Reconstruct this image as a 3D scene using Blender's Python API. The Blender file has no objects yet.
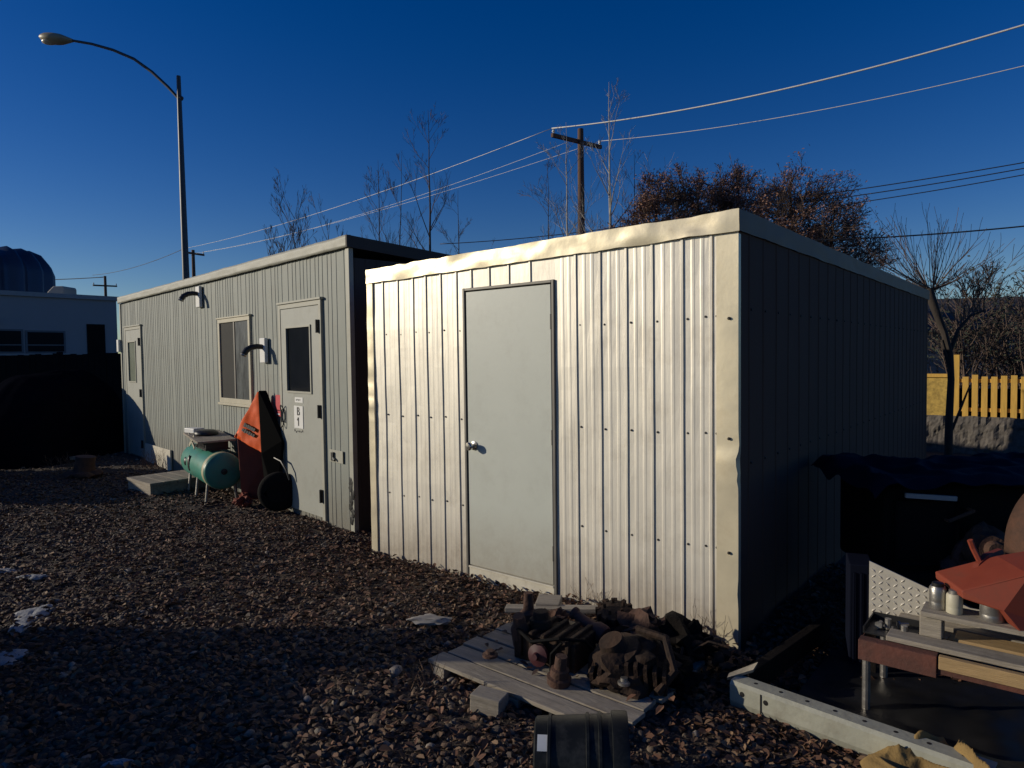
import bpy, bmesh, math, random
import numpy as np
from mathutils import Vector, Matrix, noise

SC = bpy.context.scene
COL = SC.collection
R = math.radians

# ------------------------------------------------------------------ camera
CAM_H, FPX, PITCH, ROLL = 1.62, 676.5, -.040, -.013
fw = Vector((0, math.cos(PITCH), math.sin(PITCH)))
u0 = Vector((0, -math.sin(PITCH), math.cos(PITCH)))
r0 = Vector((1, 0, 0))
rt = r0 * math.cos(ROLL) + u0 * math.sin(ROLL)
up = u0 * math.cos(ROLL) - r0 * math.sin(ROLL)
cam_d = bpy.data.cameras.new('camera')
cam = bpy.data.objects.new('camera', cam_d)
COL.objects.link(cam)
m = Matrix((rt, up, -fw)).transposed().to_4x4()
m.translation = Vector((0, 0, CAM_H))
cam.matrix_world = m
cam_d.sensor_width = 36
cam_d.lens = FPX / 1024 * 36
cam_d.clip_end = 3000
cam_d.clip_start = .05
SC.camera = cam


def ray(px, py):
    d = fw * FPX + rt * (px - 512) + up * (384 - py)
    return d


def at(px, py, z=0.0):          # point on the level z that the photograph shows at this pixel
    d = ray(px, py)
    return Vector((0, 0, CAM_H)) + d * ((z - CAM_H) / d.z)


def far(px, py, Y):             # point at distance Y
    d = ray(px, py)
    return Vector((0, 0, CAM_H)) + d * (Y / d.y)


# ------------------------------------------------------------------ light
SUN_EL = R(15.0)
sun_to = Vector((-1, .04, math.tan(SUN_EL))).normalized()
wd = bpy.data.worlds.new('World')
SC.world = wd
wd.use_nodes = True
nt = wd.node_tree
sky = nt.nodes.new('ShaderNodeTexSky')
sky.sky_type = 'NISHITA'
sky.sun_disc = False
sky.sun_elevation = SUN_EL
sky.sun_rotation = math.atan2(sun_to.x, sun_to.y)
sky.air_density = 1.0
sky.dust_density = .3
sky.ozone_density = 3.0
sky.altitude = 1000
hs = nt.nodes.new('ShaderNodeHueSaturation')
hs.inputs['Saturation'].default_value = 1.37
hs.inputs['Hue'].default_value = .521
nt.links.new(sky.outputs[0], hs.inputs['Color'])
nt.links.new(hs.outputs[0], nt.nodes['Background'].inputs[0])
nt.nodes['Background'].inputs[1].default_value = .072
sd = bpy.data.lights.new('sun', 'SUN')
sd.energy = 3.3
sd.angle = R(.5)
sd.color = (1, .89, .71)
so = bpy.data.objects.new('sun', sd)
COL.objects.link(so)
so.rotation_euler = (-sun_to).to_track_quat('-Z', 'Y').to_euler()
SC.view_settings.view_transform = 'Standard'
SC.view_settings.look = 'None'
SC.view_settings.gamma = 1
SC.view_settings.exposure = 0.0


# ------------------------------------------------------------------ materials
def material(name, col, rough=.7, metal=0., var=.25, scale=6., bump=0., bscale=40., spec=.5, col2=None, stretch=None, attr=None, dirt=None, splash=None):
    mt = bpy.data.materials.new(name)
    mt.use_nodes = True
    t = mt.node_tree
    b = t.nodes['Principled BSDF']
    b.inputs['Roughness'].default_value = rough
    b.inputs['Metallic'].default_value = metal
    b.inputs['Specular IOR Level'].default_value = spec
    tc = t.nodes.new('ShaderNodeTexCoord')
    mp = t.nodes.new('ShaderNodeMapping')
    t.links.new(tc.outputs['Object'], mp.inputs[0])
    if stretch:
        mp.inputs['Scale'].default_value = stretch
    n = t.nodes.new('ShaderNodeTexNoise')
    n.inputs['Scale'].default_value = scale
    n.inputs['Detail'].default_value = 6
    n.inputs['Roughness'].default_value = .65
    t.links.new(mp.outputs[0], n.inputs['Vector'])
    rp = t.nodes.new('ShaderNodeValToRGB')
    rp.color_ramp.elements[0].position = .3
    rp.color_ramp.elements[1].position = .7
    c2 = col2 if col2 else tuple(c * (1 - var) for c in col)
    rp.color_ramp.elements[0].color = (*c2, 1)
    rp.color_ramp.elements[1].color = (*col, 1)
    t.links.new(n.outputs[0], rp.inputs[0])
    out = rp.outputs[0]
    if attr:
        a = t.nodes.new('ShaderNodeAttribute')
        a.attribute_name = attr
        mx = t.nodes.new('ShaderNodeMix')
        mx.data_type = 'RGBA'
        mx.blend_type = 'MULTIPLY'
        mx.inputs[0].default_value = 1
        t.links.new(out, mx.inputs[6])
        t.links.new(a.outputs['Color'], mx.inputs[7])
        out = mx.outputs[2]
    if dirt:                                        # dirt: (colour, scale, amount)
        n2 = t.nodes.new('ShaderNodeTexNoise')
        n2.inputs['Scale'].default_value = dirt[1]
        n2.inputs['Detail'].default_value = 8
        n2.inputs['Roughness'].default_value = .75
        t.links.new(tc.outputs['Object'], n2.inputs['Vector'])
        r2 = t.nodes.new('ShaderNodeValToRGB')
        r2.color_ramp.elements[0].position = .5
        r2.color_ramp.elements[0].color = (0, 0, 0, 1)
        r2.color_ramp.elements[1].position = .75
        r2.color_ramp.elements[1].color = (dirt[2],) * 3 + (1,)
        t.links.new(n2.outputs[0], r2.inputs[0])
        mx = t.nodes.new('ShaderNodeMix')
        mx.data_type = 'RGBA'
        t.links.new(r2.outputs[0], mx.inputs[0])
        t.links.new(out, mx.inputs[6])
        mx.inputs[7].default_value = (*dirt[0], 1)
        out = mx.outputs[2]
    if splash:                                      # mud splashed up from the ground: (colour, height, amount)
        sx = t.nodes.new('ShaderNodeSeparateXYZ')
        t.links.new(tc.outputs['Object'], sx.inputs[0])
        mr = t.nodes.new('ShaderNodeMapRange')
        mr.inputs[1].default_value = splash[1]
        mr.inputs[2].default_value = 0
        t.links.new(sx.outputs[2], mr.inputs[0])
        n4 = t.nodes.new('ShaderNodeTexNoise')
        n4.inputs['Scale'].default_value = 11
        n4.inputs['Detail'].default_value = 9
        n4.inputs['Roughness'].default_value = .8
        t.links.new(tc.outputs['Object'], n4.inputs['Vector'])
        ml = t.nodes.new('ShaderNodeMath')
        ml.operation = 'MULTIPLY'
        t.links.new(mr.outputs[0], ml.inputs[0])
        t.links.new(n4.outputs[0], ml.inputs[1])
        m2 = t.nodes.new('ShaderNodeMath')
        m2.operation = 'MULTIPLY'
        m2.use_clamp = True
        t.links.new(ml.outputs[0], m2.inputs[0])
        m2.inputs[1].default_value = splash[2]
        mx = t.nodes.new('ShaderNodeMix')
        mx.data_type = 'RGBA'
        t.links.new(m2.outputs[0], mx.inputs[0])
        t.links.new(out, mx.inputs[6])
        mx.inputs[7].default_value = (*splash[0], 1)
        out = mx.outputs[2]
    t.links.new(out, b.inputs['Base Color'])
    rr = t.nodes.new('ShaderNodeMapRange')
    rr.inputs[3].default_value = max(0, rough - .1)
    rr.inputs[4].default_value = min(1, rough + .1)
    t.links.new(n.outputs[0], rr.inputs[0])
    t.links.new(rr.outputs[0], b.inputs['Roughness'])
    if bump:
        n3 = t.nodes.new('ShaderNodeTexNoise')
        n3.inputs['Scale'].default_value = bscale
        n3.inputs['Detail'].default_value = 5
        t.links.new(mp.outputs[0], n3.inputs['Vector'])
        bp = t.nodes.new('ShaderNodeBump')
        bp.inputs['Strength'].default_value = bump
        bp.inputs['Distance'].default_value = .01
        t.links.new(n3.outputs[0], bp.inputs['Height'])
        t.links.new(bp.outputs[0], b.inputs['Normal'])
    return mt


M = dict(
    galv=material('galvanised_cladding', (.72, .68, .59), .47, .30, .08, 2.0, .12, 9, stretch=(3, 3, .6), dirt=((.30, .25, .18), 3.2, .4), splash=((.22, .17, .12), .45, 1.1)),
    galv_trim=material('galvanised_trim', (.72, .64, .46), .42, .35, .12, 5.0, .25, 7, dirt=((.38, .30, .18), 5, .5)),
    side=material('shaded_side_cladding', (.082, .041, .025), .85, .0, .2, 2.5, .1, 8, stretch=(3, 3, .6)),  # dark copy of the front cladding: the side's shade put into the colour
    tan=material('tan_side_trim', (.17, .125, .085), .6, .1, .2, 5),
    oldiron=material('rusty_black_iron', (.060, .034, .021), .8, .1, .5, 9, .6, 50, col2=(.012, .009, .008), spec=.25),
    screw=material('dark_screw', (.05, .045, .04), .5, .5),
    door=material('pale_grey_door_paint', (.52, .545, .485), .45, 0, .05, 3, .05, 30, dirt=((.36, .36, .31), 4.5, .35), splash=((.25, .20, .14), .55, 1.1)),
    frame=material('grey_door_frame', (.17, .16, .14), .5, .2, .2, 5),
    kick=material('pale_kick_board', (.62, .58, .47), .7, 0, .2, 8, dirt=((.2, .16, .11), 9, .5)),
    roof=material('roof_sheet', (.35, .34, .32), .6, .3),
    chrome=material('dull_chrome', (.55, .53, .50), .25, 1., .2, 20),
    trailer=material('grey_trailer_paint', (.232, .252, .222), .62, 0, .10, 1.6, .08, 20, stretch=(2, 2, .35), dirt=((.19, .18, .145), 3.2, .6), splash=((.13, .11, .08), .6, 1.3)),
    trailer_trim=material('pale_trailer_trim', (.37, .365, .30), .55, 0, .12, 6, dirt=((.22, .20, .13), 5, .6)),
    trailer_door=material('grey_green_door', (.33, .34, .30), .55, 0, .08, 2.5, dirt=((.21, .20, .16), 4, .6)),
    end=material('shaded_end_wall', (.05, .042, .036), .75, 0, .2, 3),  # grey trailer wall in shadow, the darkness put into its colour
    cream=material('cream_frame', (.48, .445, .33), .5, 0, .12, 9),
    glass=material('dark_glass', (.014, .016, .018), .10, 0, .3, 3, spec=.35),
    screen=material('grey_insect_screen', (.04, .04, .037), .75, 0, .25, 9, spec=.2),
    reflectglass=material('glass_with_painted_reflection', (.10, .115, .115), .35, 0, .9, 4.5, stretch=(2, 1, .6), col2=(.015, .018, .02)),  # pale reflection in the pane painted into the colour
    greenglass=material('greenish_obscure_glass', (.16, .19, .14), .35, 0, .2, 3),
    white=material('white_plastic', (.72, .72, .69), .5, 0, .06, 9),
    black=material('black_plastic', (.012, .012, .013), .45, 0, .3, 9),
    blacksoft=material('black_rubber', (.009, .0085, .0085), .9, 0, .4, 15, .3, 60, spec=.15),
    red=material('red_sign', (.55, .03, .05), .5, 0, .1, 9),
    ink=material('black_ink', (.02, .02, .02), .6),
    teal=material('teal_tank_paint', (.05, .25, .185), .42, 0, .15, 4, .04, 30, dirt=((.10, .11, .08), 6, .6)),
    rust=material('brown_rust', (.11, .05, .03), .85, .1, .5, 12, .6, 60, col2=(.05, .028, .02)),
    rustred=material('red_oxide_steel', (.13, .042, .028), .8, 0, .4, 8, .3, 50, col2=(.05, .024, .018)),
    greasy=material('greasy_dark_iron', (.010, .0075, .0065), .85, 0, .5, 14, .6, 50, spec=.15),
    steel=material('worn_steel', (.42, .40, .37), .4, .8, .4, 10, .2, 40),
    channel=material('pale_painted_channel', (.36, .36, .29), .6, 0, .25, 5, .2, 40, dirt=((.19, .17, .13), 7, .6)),
    orange=material('orange_paint', (.92, .115, .006), .6, 0, .12, 7, dirt=((.45, .07, .01), 9, .35), spec=.2),
    orangered=material('orange_red_paint', (.50, .075, .025), .55, 0, .2, 7, dirt=((.18, .06, .03), 6, .7)),
    wood=material('weathered_grey_wood', (.36, .315, .25), .85, 0, .45, 5, .5, 30, stretch=(.6, 8, 8), dirt=((.12, .09, .06), 4, .6)),
    woody=material('yellowish_wood', (.42, .28, .13), .8, 0, .35, 5, .4, 30, stretch=(.6, 8, 8)),
    fencewood=material('new_yellow_fence_wood', (.72, .43, .08), .7, 0, .3, 5, .2, 30, stretch=(6, 6, .8)),
    osb=material('yellow_strand_board', (.64, .43, .10), .8, 0, .6, 16, .3, 40),
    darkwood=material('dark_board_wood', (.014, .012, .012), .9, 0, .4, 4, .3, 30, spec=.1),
    flatblack=material('matt_black_steel', (.006, .006, .006), .95, 0, .3, 9, spec=.05),
    shadedorange=material('shaded_orange_paint', (.24, .036, .013), .7, 0, .3, 8),  # the tray's orange as it looks in shade, painted as a darker red
    deckred=material('faded_orange_deck_paint', (.24, .040, .016), .7, 0, .25, 7, dirt=((.10, .035, .02), 7, .7)),
    diamond=material('bright_tread_plate', (.70, .65, .55), .40, .45, .15, 9),
    blue=material('dark_blue_panel', (.004, .006, .016), .8, 0, .3, 5, spec=.1),
    tarp=material('dark_blue_tarp', (.004, .007, .022), .85, 0, .3, 5, .3, 25, spec=.12),
    black_tarp=material('black_blue_tarp', (.006, .0065, .010), 1., 0, .3, 5, .3, 25, spec=0.),
    dimglass=material('dim_old_glass', (.010, .012, .016), .5, 0, .3, 3, spec=.08),
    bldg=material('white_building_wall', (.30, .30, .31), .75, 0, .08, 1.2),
    bldgtrim=material('grey_building_trim', (.34, .34, .34), .7, 0, .15, 4),
    dome=material('blue_grey_tank', (.035, .05, .085), .35, .2, .2, 1.5),
    vent=material('beige_roof_unit', (.40, .36, .30), .6, 0, .1, 4),
    concrete=material('rough_concrete', (.14, .125, .11), .9, 0, .5, 14, .8, 30, dirt=((.08, .06, .05), 12, .8)),
    bark=material('dark_grey_bark', (.055, .043, .034), .9, 0, .5, 8, .5, 30),
    palebark=material('pale_poplar_bark', (.44, .42, .39), .85, 0, .5, 4, .3, 30),
    twig=material('brown_twigs', (.13, .09, .07), .85, 0, .3, 3),
    leafred=material('dry_reddish_leaves', (.31, .155, .09), .8, 0, .6, .7, col2=(.16, .09, .065)),
    needle=material('dark_evergreen', (.04, .05, .03), .8, 0, .5, 2),
    pole=material('brown_pole_wood', (.13, .07, .045), .85, 0, .4, 6, .3, 30, stretch=(8, 8, .6)),
    lamppole=material('dark_lamp_steel', (.06, .065, .075), .45, .3, .2, 3),
    lamphead=material('tan_lamp_head', (.36, .29, .18), .5, 0, .2, 6),
    wirelit=material('aluminium_cable', (.75, .74, .72), .5, .2, .35, 30),
    wiredark=material('black_cable', (.03, .03, .035), .6),
    snow=material('old_snow', (.34, .35, .36), .7, 0, .25, 14, .6, 30, dirt=((.25, .22, .19), 14, .7)),
    canvas=material('yellow_tan_canvas', (.30, .19, .06), .85, 0, .4, 9, .3, 120),
    roofshingle=material('dark_roof_shingles', (.07, .07, .075), .9, 0, .3, 5),
    housewall=material('grey_house_siding', (.15, .16, .18), .8, 0, .2, 3),
    hedge=material('dead_weeds', (.20, .12, .07), .9, 0, .4, 6),
)


# ------------------------------------------------------------------ mesh helpers
class MB:
    def __init__(s):
        s.v, s.f, s.mi, s.cur = [], [], [], 0

    def add(s, vs, fs):
        o = len(s.v)
        s.v += [Vector(v) for v in vs]
        for f in fs:
            s.f.append([i + o for i in f])
            s.mi.append(s.cur)
        return s

    def box(s, c, d, mat=None):
        x, y, z = d[0] / 2, d[1] / 2, d[2] / 2
        vs = [Vector((i, j, k)) for i in (-x, x) for j in (-y, y) for k in (-z, z)]
        if mat is not None:
            vs = [mat @ v for v in vs]
        c = Vector(c)
        return s.add([v + c for v in vs], [(0, 1, 3, 2), (4, 6, 7, 5), (0, 4, 5, 1), (2, 3, 7, 6), (0, 2, 6, 4), (1, 5, 7, 3)])

    def b2(s, a, b):
        a, b = Vector(a), Vector(b)
        return s.box((a + b) / 2, [abs(q) for q in (b - a)])

    def prism(s, poly, a, b):                       # closed outline poly: list of Vectors, swept by vector from a to b
        n = len(poly)
        a, b = Vector(a), Vector(b)
        vs = [Vector(p) + a for p in poly] + [Vector(p) + b for p in poly]
        fs = [(i, (i + 1) % n, n + (i + 1) % n, n + i) for i in range(n)]
        fs += [tuple(range(n))[::-1], tuple(range(n, 2 * n))]
        return s.add(vs, fs)

    def tube(s, pts, rad, n=8, cap=True):
        pts = [Vector(p) for p in pts]
        if not hasattr(rad, '__len__'):
            rad = [rad] * len(pts)
        vs, fs = [], []
        d0 = (pts[1] - pts[0]).normalized()
        ref = Vector((0, 0, 1)) if abs(d0.z) < .9 else Vector((1, 0, 0))
        a = d0.cross(ref).normalized()
        for i, p in enumerate(pts):
            d = (pts[min(i + 1, len(pts) - 1)] - pts[max(i - 1, 0)])
            if d.length < 1e-9:
                d = d0
            d.normalize()
            a = a - d * a.dot(d)
            if a.length < 1e-6:
                a = d.orthogonal()
            a.normalize()
            b = d.cross(a)
            for k in range(n):
                t = 2 * math.pi * k / n
                vs.append(p + (a * math.cos(t) + b * math.sin(t)) * rad[i])
        for i in range(len(pts) - 1):
            for k in range(n):
                k2 = (k + 1) % n
                fs.append((i * n + k, i * n + k2, (i + 1) * n + k2, (i + 1) * n + k))
        if cap:
            fs.append(tuple(range(n))[::-1])
            fs.append(tuple((len(pts) - 1) * n + k for k in range(n)))
        return s.add(vs, fs)

    def lathe(s, o, axis, prof, n=24):              # prof: (distance along axis, radius)
        axis = Vector(axis).normalized()
        return s.tube([Vector(o) + axis * p[0] for p in prof], [max(p[1], .0005) for p in prof], n)

    def grid(s, fn, nu, nv):
        vs = [fn(i / nu, j / nv) for j in range(nv + 1) for i in range(nu + 1)]
        w = nu + 1
        return s.add(vs, [(j * w + i, j * w + i + 1, (j + 1) * w + i + 1, (j + 1) * w + i) for j in range(nv) for i in range(nu)])

    def blob(s, c, r, seed=0, amp=.25, freq=2., sub=3):
        bm = bmesh.new()
        bmesh.ops.create_icosphere(bm, subdivisions=sub, radius=1)
        o = Vector((seed * 7.3, seed * 3.1, seed * 1.7))
        vs = []
        for v in bm.verts:
            k = 1 + amp * noise.noise(v.co * freq + o) + amp * .4 * noise.noise(v.co * freq * 2.7 + o)
            vs.append(Vector(c) + Vector((v.co.x * r[0], v.co.y * r[1], v.co.z * r[2])) * k)
        bm.verts.index_update()
        fs = [[v.index for v in f.verts] for f in bm.faces]
        bm.free()
        return s.add(vs, fs)

    def build(s, name, mats, parent=None, smooth=False, bevel=0, seg=2):
        me = bpy.data.meshes.new(name)
        me.from_pydata([tuple(v) for v in s.v], [], s.f)
        if not isinstance(mats, (list, tuple)):
            mats = [mats]
        for q in mats:
            me.materials.append(q)
        me.polygons.foreach_set('material_index', s.mi)
        bm = bmesh.new()
        bm.from_mesh(me)
        bmesh.ops.recalc_face_normals(bm, faces=bm.faces)
        if bevel:
            es = [e for e in bm.edges if len(e.link_faces) == 2 and e.calc_face_angle(0) > .6]
            bmesh.ops.bevel(bm, geom=es, offset=bevel, segments=seg, profile=.5, affect='EDGES')
        bm.to_mesh(me)
        bm.free()
        if smooth:
            me.polygons.foreach_set('use_smooth', [True] * len(me.polygons))
            if smooth != 'all':
                try:
                    me.set_sharp_from_angle(angle=R(40))
                except Exception:
                    pass
        me.update()
        o = bpy.data.objects.new(name, me)
        COL.objects.link(o)
        if parent:
            o.parent = parent
        return o


def tag(o, label=None, cat=None, group=None, kind=None):
    for k, v in (('label', label), ('category', cat), ('group', group), ('kind', kind)):
        if v:
            o[k] = v
    return o


def thing(name, label, cat, loc=(0, 0, 0), rz=0., group=None):
    o = bpy.data.objects.new(name, None)
    o.empty_display_size = .2
    COL.objects.link(o)
    o.location = loc
    o.rotation_euler = (0, 0, rz)
    return tag(o, label, cat, group)


def text_mesh(name, txt, size, mat, parent, loc, rot, thick=.0015):
    cu = bpy.data.curves.new(name, 'FONT')
    cu.body = txt
    cu.size = size
    cu.extrude = thick
    cu.align_x = 'CENTER'
    cu.align_y = 'CENTER'
    o = bpy.data.objects.new(name, cu)
    COL.objects.link(o)
    bpy.context.view_layer.update()
    me = bpy.data.meshes.new_from_object(o.evaluated_get(bpy.context.evaluated_depsgraph_get()))
    bpy.data.objects.remove(o)
    me.materials.clear()
    me.materials.append(mat)
    r = bpy.data.objects.new(name, me)
    COL.objects.link(r)
    r.parent = parent
    r.location = loc
    r.rotation_euler = rot
    return r


# ------------------------------------------------------------------ ground
AX = Vector((.7733, -.6341, 0))     # along the shed front
AY = Vector((.6341, .7733, 0))
RZ = math.atan2(AX.y, AX.x)
SHED_O = Vector((-1.1886, 5.6827, 0))
TRL_O = Vector((-6.967, 12.114, 0))
TX = Vector((.68747, -.72621, 0))
TY = Vector((.72621, .68747, 0))
TRZ = math.atan2(TX.y, TX.x)


def gz(x, y):
    d = max(0., 1 - max(0., math.hypot(x, y - 4) - 8) / 8)
    v = .045 * noise.noise(Vector((x * .55, y * .55, 0))) + .03 * noise.noise(Vector((x * 1.6, y * 1.6, 3.)))
    v += .012 * noise.noise(Vector((x * 5, y * 5, 7.)))
    return v * d - .025


def ground_axis(lo, hi, step, reach):
    a = list(np.arange(lo, hi + 1e-6, step))
    k, d = hi, step
    while k < reach:
        d *= 1.35
        k += d
        a.append(k)
    k, d = lo, step
    while k > -reach:
        d *= 1.35
        k -= d
        a.insert(0, k)
    return a


gx, gy = ground_axis(-9, 9, .1, 900), ground_axis(1, 14, .1, 900)
vs = [(x, y, gz(x, y)) for y in gy for x in gx]
W = len(gx)
me = bpy.data.meshes.new('ground')
me.from_pydata(vs, [], [(j * W + i, j * W + i + 1, (j + 1) * W + i + 1, (j + 1) * W + i) for j in range(len(gy) - 1) for i in range(W - 1)])
me.materials.append(material('dirt_ground', (.052, .036, .026), .95, 0, .5, 3, 1., 55, col2=(.026, .018, .013), dirt=((.10, .085, .07), 30, .6)))
me.polygons.foreach_set('use_smooth', [True] * len(me.polygons))
g = bpy.data.objects.new('ground', me)
COL.objects.link(g)
tag(g, 'dark dirt yard under the gravel and leaves', 'ground', kind='structure')


def blocked(x, y):              # inside the shed or the trailer
    d = Vector((x, y, 0)) - SHED_O
    if -.02 < d.dot(AX) < 3.16 and -.03 < d.dot(AY) < 6.6:
        return True
    d = Vector((x, y, 0)) - TRL_O
    return -.02 < d.dot(TX) < 7.98 and -.03 < d.dot(TY) < 3.2


def ico(sub):
    bm = bmesh.new()
    bmesh.ops.create_icosphere(bm, subdivisions=sub, radius=1)
    v = np.array([q.co[:] for q in bm.verts])
    f = np.array([[q.index for q in p.verts] for p in bm.faces])
    bm.free()
    return v, f


def scatter(name, pts, size, sub, cols, mat, label, flat=.62, seed=1):
    rng = np.random.default_rng(seed)
    bv, bf = ico(sub)
    vars_ = []
    for k in range(14):
        d = rng.normal(size=(7, 3))
        d /= np.linalg.norm(d, axis=1)[:, None]
        r = np.ones(len(bv))
        for q in d:                                  # chop facets off a sphere: broken stones
            r = np.minimum(r, rng.uniform(.55, .95) / np.maximum(bv @ q, 1e-3))
        vars_.append(bv * r[:, None] * rng.uniform(.75, 1.25, 3))
    n = len(pts)
    V = np.zeros((n, len(bv), 3))
    for i in range(n):
        q = rng.normal(size=4)
        q /= np.linalg.norm(q)
        a, b, c, d = q
        Rm = np.array([[1 - 2 * (c * c + d * d), 2 * (b * c - a * d), 2 * (b * d + a * c)],
                       [2 * (b * c + a * d), 1 - 2 * (b * b + d * d), 2 * (c * d - a * b)],
                       [2 * (b * d - a * c), 2 * (c * d + a * b), 1 - 2 * (b * b + c * c)]])
        v = vars_[i % 14] @ Rm.T * size[i]
        v[:, 2] *= flat
        V[i] = v + pts[i]
    F = (bf[None] + (np.arange(n) * len(bv))[:, None, None]).reshape(-1, 3)
    me = bpy.data.meshes.new(name)
    me.vertices.add(n * len(bv))
    me.vertices.foreach_set('co', V.ravel())
    me.loops.add(F.size)
    me.loops.foreach_set('vertex_index', F.ravel())
    me.polygons.add(len(F))
    me.polygons.foreach_set('loop_start', np.arange(0, F.size, 3))
    me.polygons.foreach_set('loop_total', np.full(len(F), 3))
    me.update(calc_edges=True)
    ca = me.color_attributes.new('tint', 'FLOAT_COLOR', 'POINT')
    C4 = np.ones((n, len(bv), 4))
    C4[:, :, :3] = cols[:, None, :]
    ca.data.foreach_set('color', C4.ravel())
    me.materials.append(mat)
    me.polygons.foreach_set('use_smooth', [sub > 1] * len(me.polygons))
    me.validate()
    return me


rng = np.random.default_rng(5)
stone_mat = material('gravel_stone', (1, 1, 1), .8, 0, .35, 30, .4, 120, attr='tint')
meshes = []
for (y0, y1, dens, s0, s1, sub, sd_) in ((2.0, 4.6, 1900, .008, .026, 2, 1), (4.6, 7.2, 1300, .010, .026, 1, 2), (7.2, 12, 450, .013, .028, 1, 3)):
    P, S_, C_ = [], [], []
    x0, x1 = -.86 * y1, min(2.6, .8 * y1)
    nn = int((x1 - x0) * (y1 - y0) * dens)
    for _ in range(nn):
        x, y = rng.uniform(x0, x1), rng.uniform(y0, y1)
        if x < -.80 * y - .3 or x > .78 * y or blocked(x, y):
            continue
        s = s0 * .7 + (s1 * 1.1 - s0 * .7) * rng.random() ** 2.6
        if rng.random() < .012:
            s *= 1.6
        P.append((x, y, gz(x, y) + s * rng.uniform(-.1, .35)))
        S_.append(s)
        k = rng.random()
        base = np.array((.125, .077, .047)) if k < .5 else np.array((.15, .113, .08)) if k < .72 else np.array((.085, .045, .028)) if k < .94 else np.array((.27, .23, .185))
        C_.append(base * rng.uniform(.65, 1.25))
    meshes.append(scatter('gravel', np.array(P), np.array(S_), sub, np.array(C_), stone_mat, '', seed=sd_))
bm = bmesh.new()
for q in meshes:
    bm.from_mesh(q)
me = meshes[0]
bm.to_mesh(me)
bm.free()
gr = bpy.data.objects.new('gravel', me)
COL.objects.link(gr)
tag(gr, 'loose brown and grey gravel covering the yard', 'gravel', kind='stuff')

# fallen leaves
rng = np.random.default_rng(9)
LV, LF, LC = [], [], []


def leaf(x, y, z, s):
    a = rng.uniform(0, 6.28)
    t1, t2 = rng.uniform(-.8, .8, 2)
    e1 = np.array((math.cos(a), math.sin(a), t1 * .7))
    e2 = np.array((-math.sin(a), math.cos(a), t2 * .7))
    cu = rng.uniform(.1, .5) * s
    o = len(LV)
    c = np.array((x, y, z + s * .3))
    for (p, q, h) in ((-1, 0, 0), (-.3, -.55, cu), (.4, -.5, cu), (1, 0, 0), (.4, .5, cu), (-.3, .55, cu)):
        LV.append(c + e1 * p * s + e2 * q * s + np.array((0, 0, h)))
    LF.append((o, o + 1, o + 2, o + 3))
    LF.append((o, o + 3, o + 4, o + 5))
    b = np.array((.155, .072, .038)) if rng.random() < .6 else np.array((.23, .14, .075)) if rng.random() < .5 else np.array((.06, .033, .022))
    b = b * rng.uniform(.6, 1.2)
    for _ in range(6):
        LC.append((*b, 1))


for _ in range(80000):
    y = rng.uniform(2.1, 10)
    x = rng.uniform(-.8 * y, min(.8 * y, 2.4))
    d = Vector((x, y, 0)) - SHED_O
    near = math.exp(-max(0, -d.dot(AY)) / .55) if -.3 < d.dot(AX) < 4.5 else 0
    right = 1 if (x > .9 and y < 3.4) else 0
    if rng.random() > .34 + .66 * near + .6 * right or blocked(x, y):
        continue
    leaf(x, y, gz(x, y) + .012 + .03 * near * rng.random(), rng.uniform(.009, .026))
PO_ = at(429, 660, .055)
for _ in range(900):
    lx, ly = rng.uniform(.0, 1.3), rng.uniform(.2, 1.25)
    if ly < .95 and rng.random() > .16:
        continue
    q_ = PO_ + AX * lx + AY * ly
    if blocked(q_.x, q_.y):
        continue
    leaf(q_.x, q_.y, .062 if ly < .86 and lx < 1.1 else gz(q_.x, q_.y) + rng.uniform(.01, .09), rng.uniform(.012, .028))
me = bpy.data.meshes.new('fallen_leaves')
me.from_pydata([tuple(v) for v in LV], [], LF)
ca = me.color_attributes.new('tint', 'FLOAT_COLOR', 'POINT')
ca.data.foreach_set('color', np.array(LC, dtype=np.float32).ravel())
me.materials.append(material('dry_leaf', (1, 1, 1), .75, 0, .3, 40, attr='tint'))
lf = bpy.data.objects.new('fallen_leaves', me)
COL.objects.link(lf)
tag(lf, 'dry brown fallen leaves scattered over the gravel', 'leaves', kind='stuff')


# ------------------------------------------------------------------ metal shed
def ribs_profile(x0, x1, ribs, h=.0085, minor=True):
    pts = [(x0, 0.)]
    xs = sorted(r for r in ribs if x0 + .022 < r < x1 - .022)
    prev = x0
    for r in xs + [None]:
        nxt = r if r is not None else x1
        w = nxt - prev
        if minor and w > .1:
            for k in (.36, .68):
                c = prev + w * k
                mh = .0007 if c < 1.2 else .0014
                pts += [(c - .014, 0.), (c - .006, -mh), (c + .006, -mh), (c + .014, 0.)]
        if r is not None:
            pts += [(r - .016, 0.), (r - .007, -h), (r + .006, -h), (r + .008, 0.)]
        prev = nxt
    pts.append((x1, 0.))
    return pts


def clad(mb, prof, z0, z1, rows, f, amp=.0035, seed=0.):        # f maps (x, y, z) of the profile to local space
    def fn(i, j):
        x, y = prof[i]
        z = z0 + (z1 - z0) * j / rows
        e = amp * noise.noise(Vector((x * 3.1 + seed, z * 1.4, seed))) + amp * .5 * noise.noise(Vector((x * 9 + seed, z * 4, 1.)))
        return f(x, y + e, z)
    n = len(prof)
    vs = [fn(i, j) for j in range(rows + 1) for i in range(n)]
    mb.add(vs, [(j * n + i, j * n + i + 1, (j + 1) * n + i + 1, (j + 1) * n + i) for j in range(rows) for i in range(n - 1)])


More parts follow.
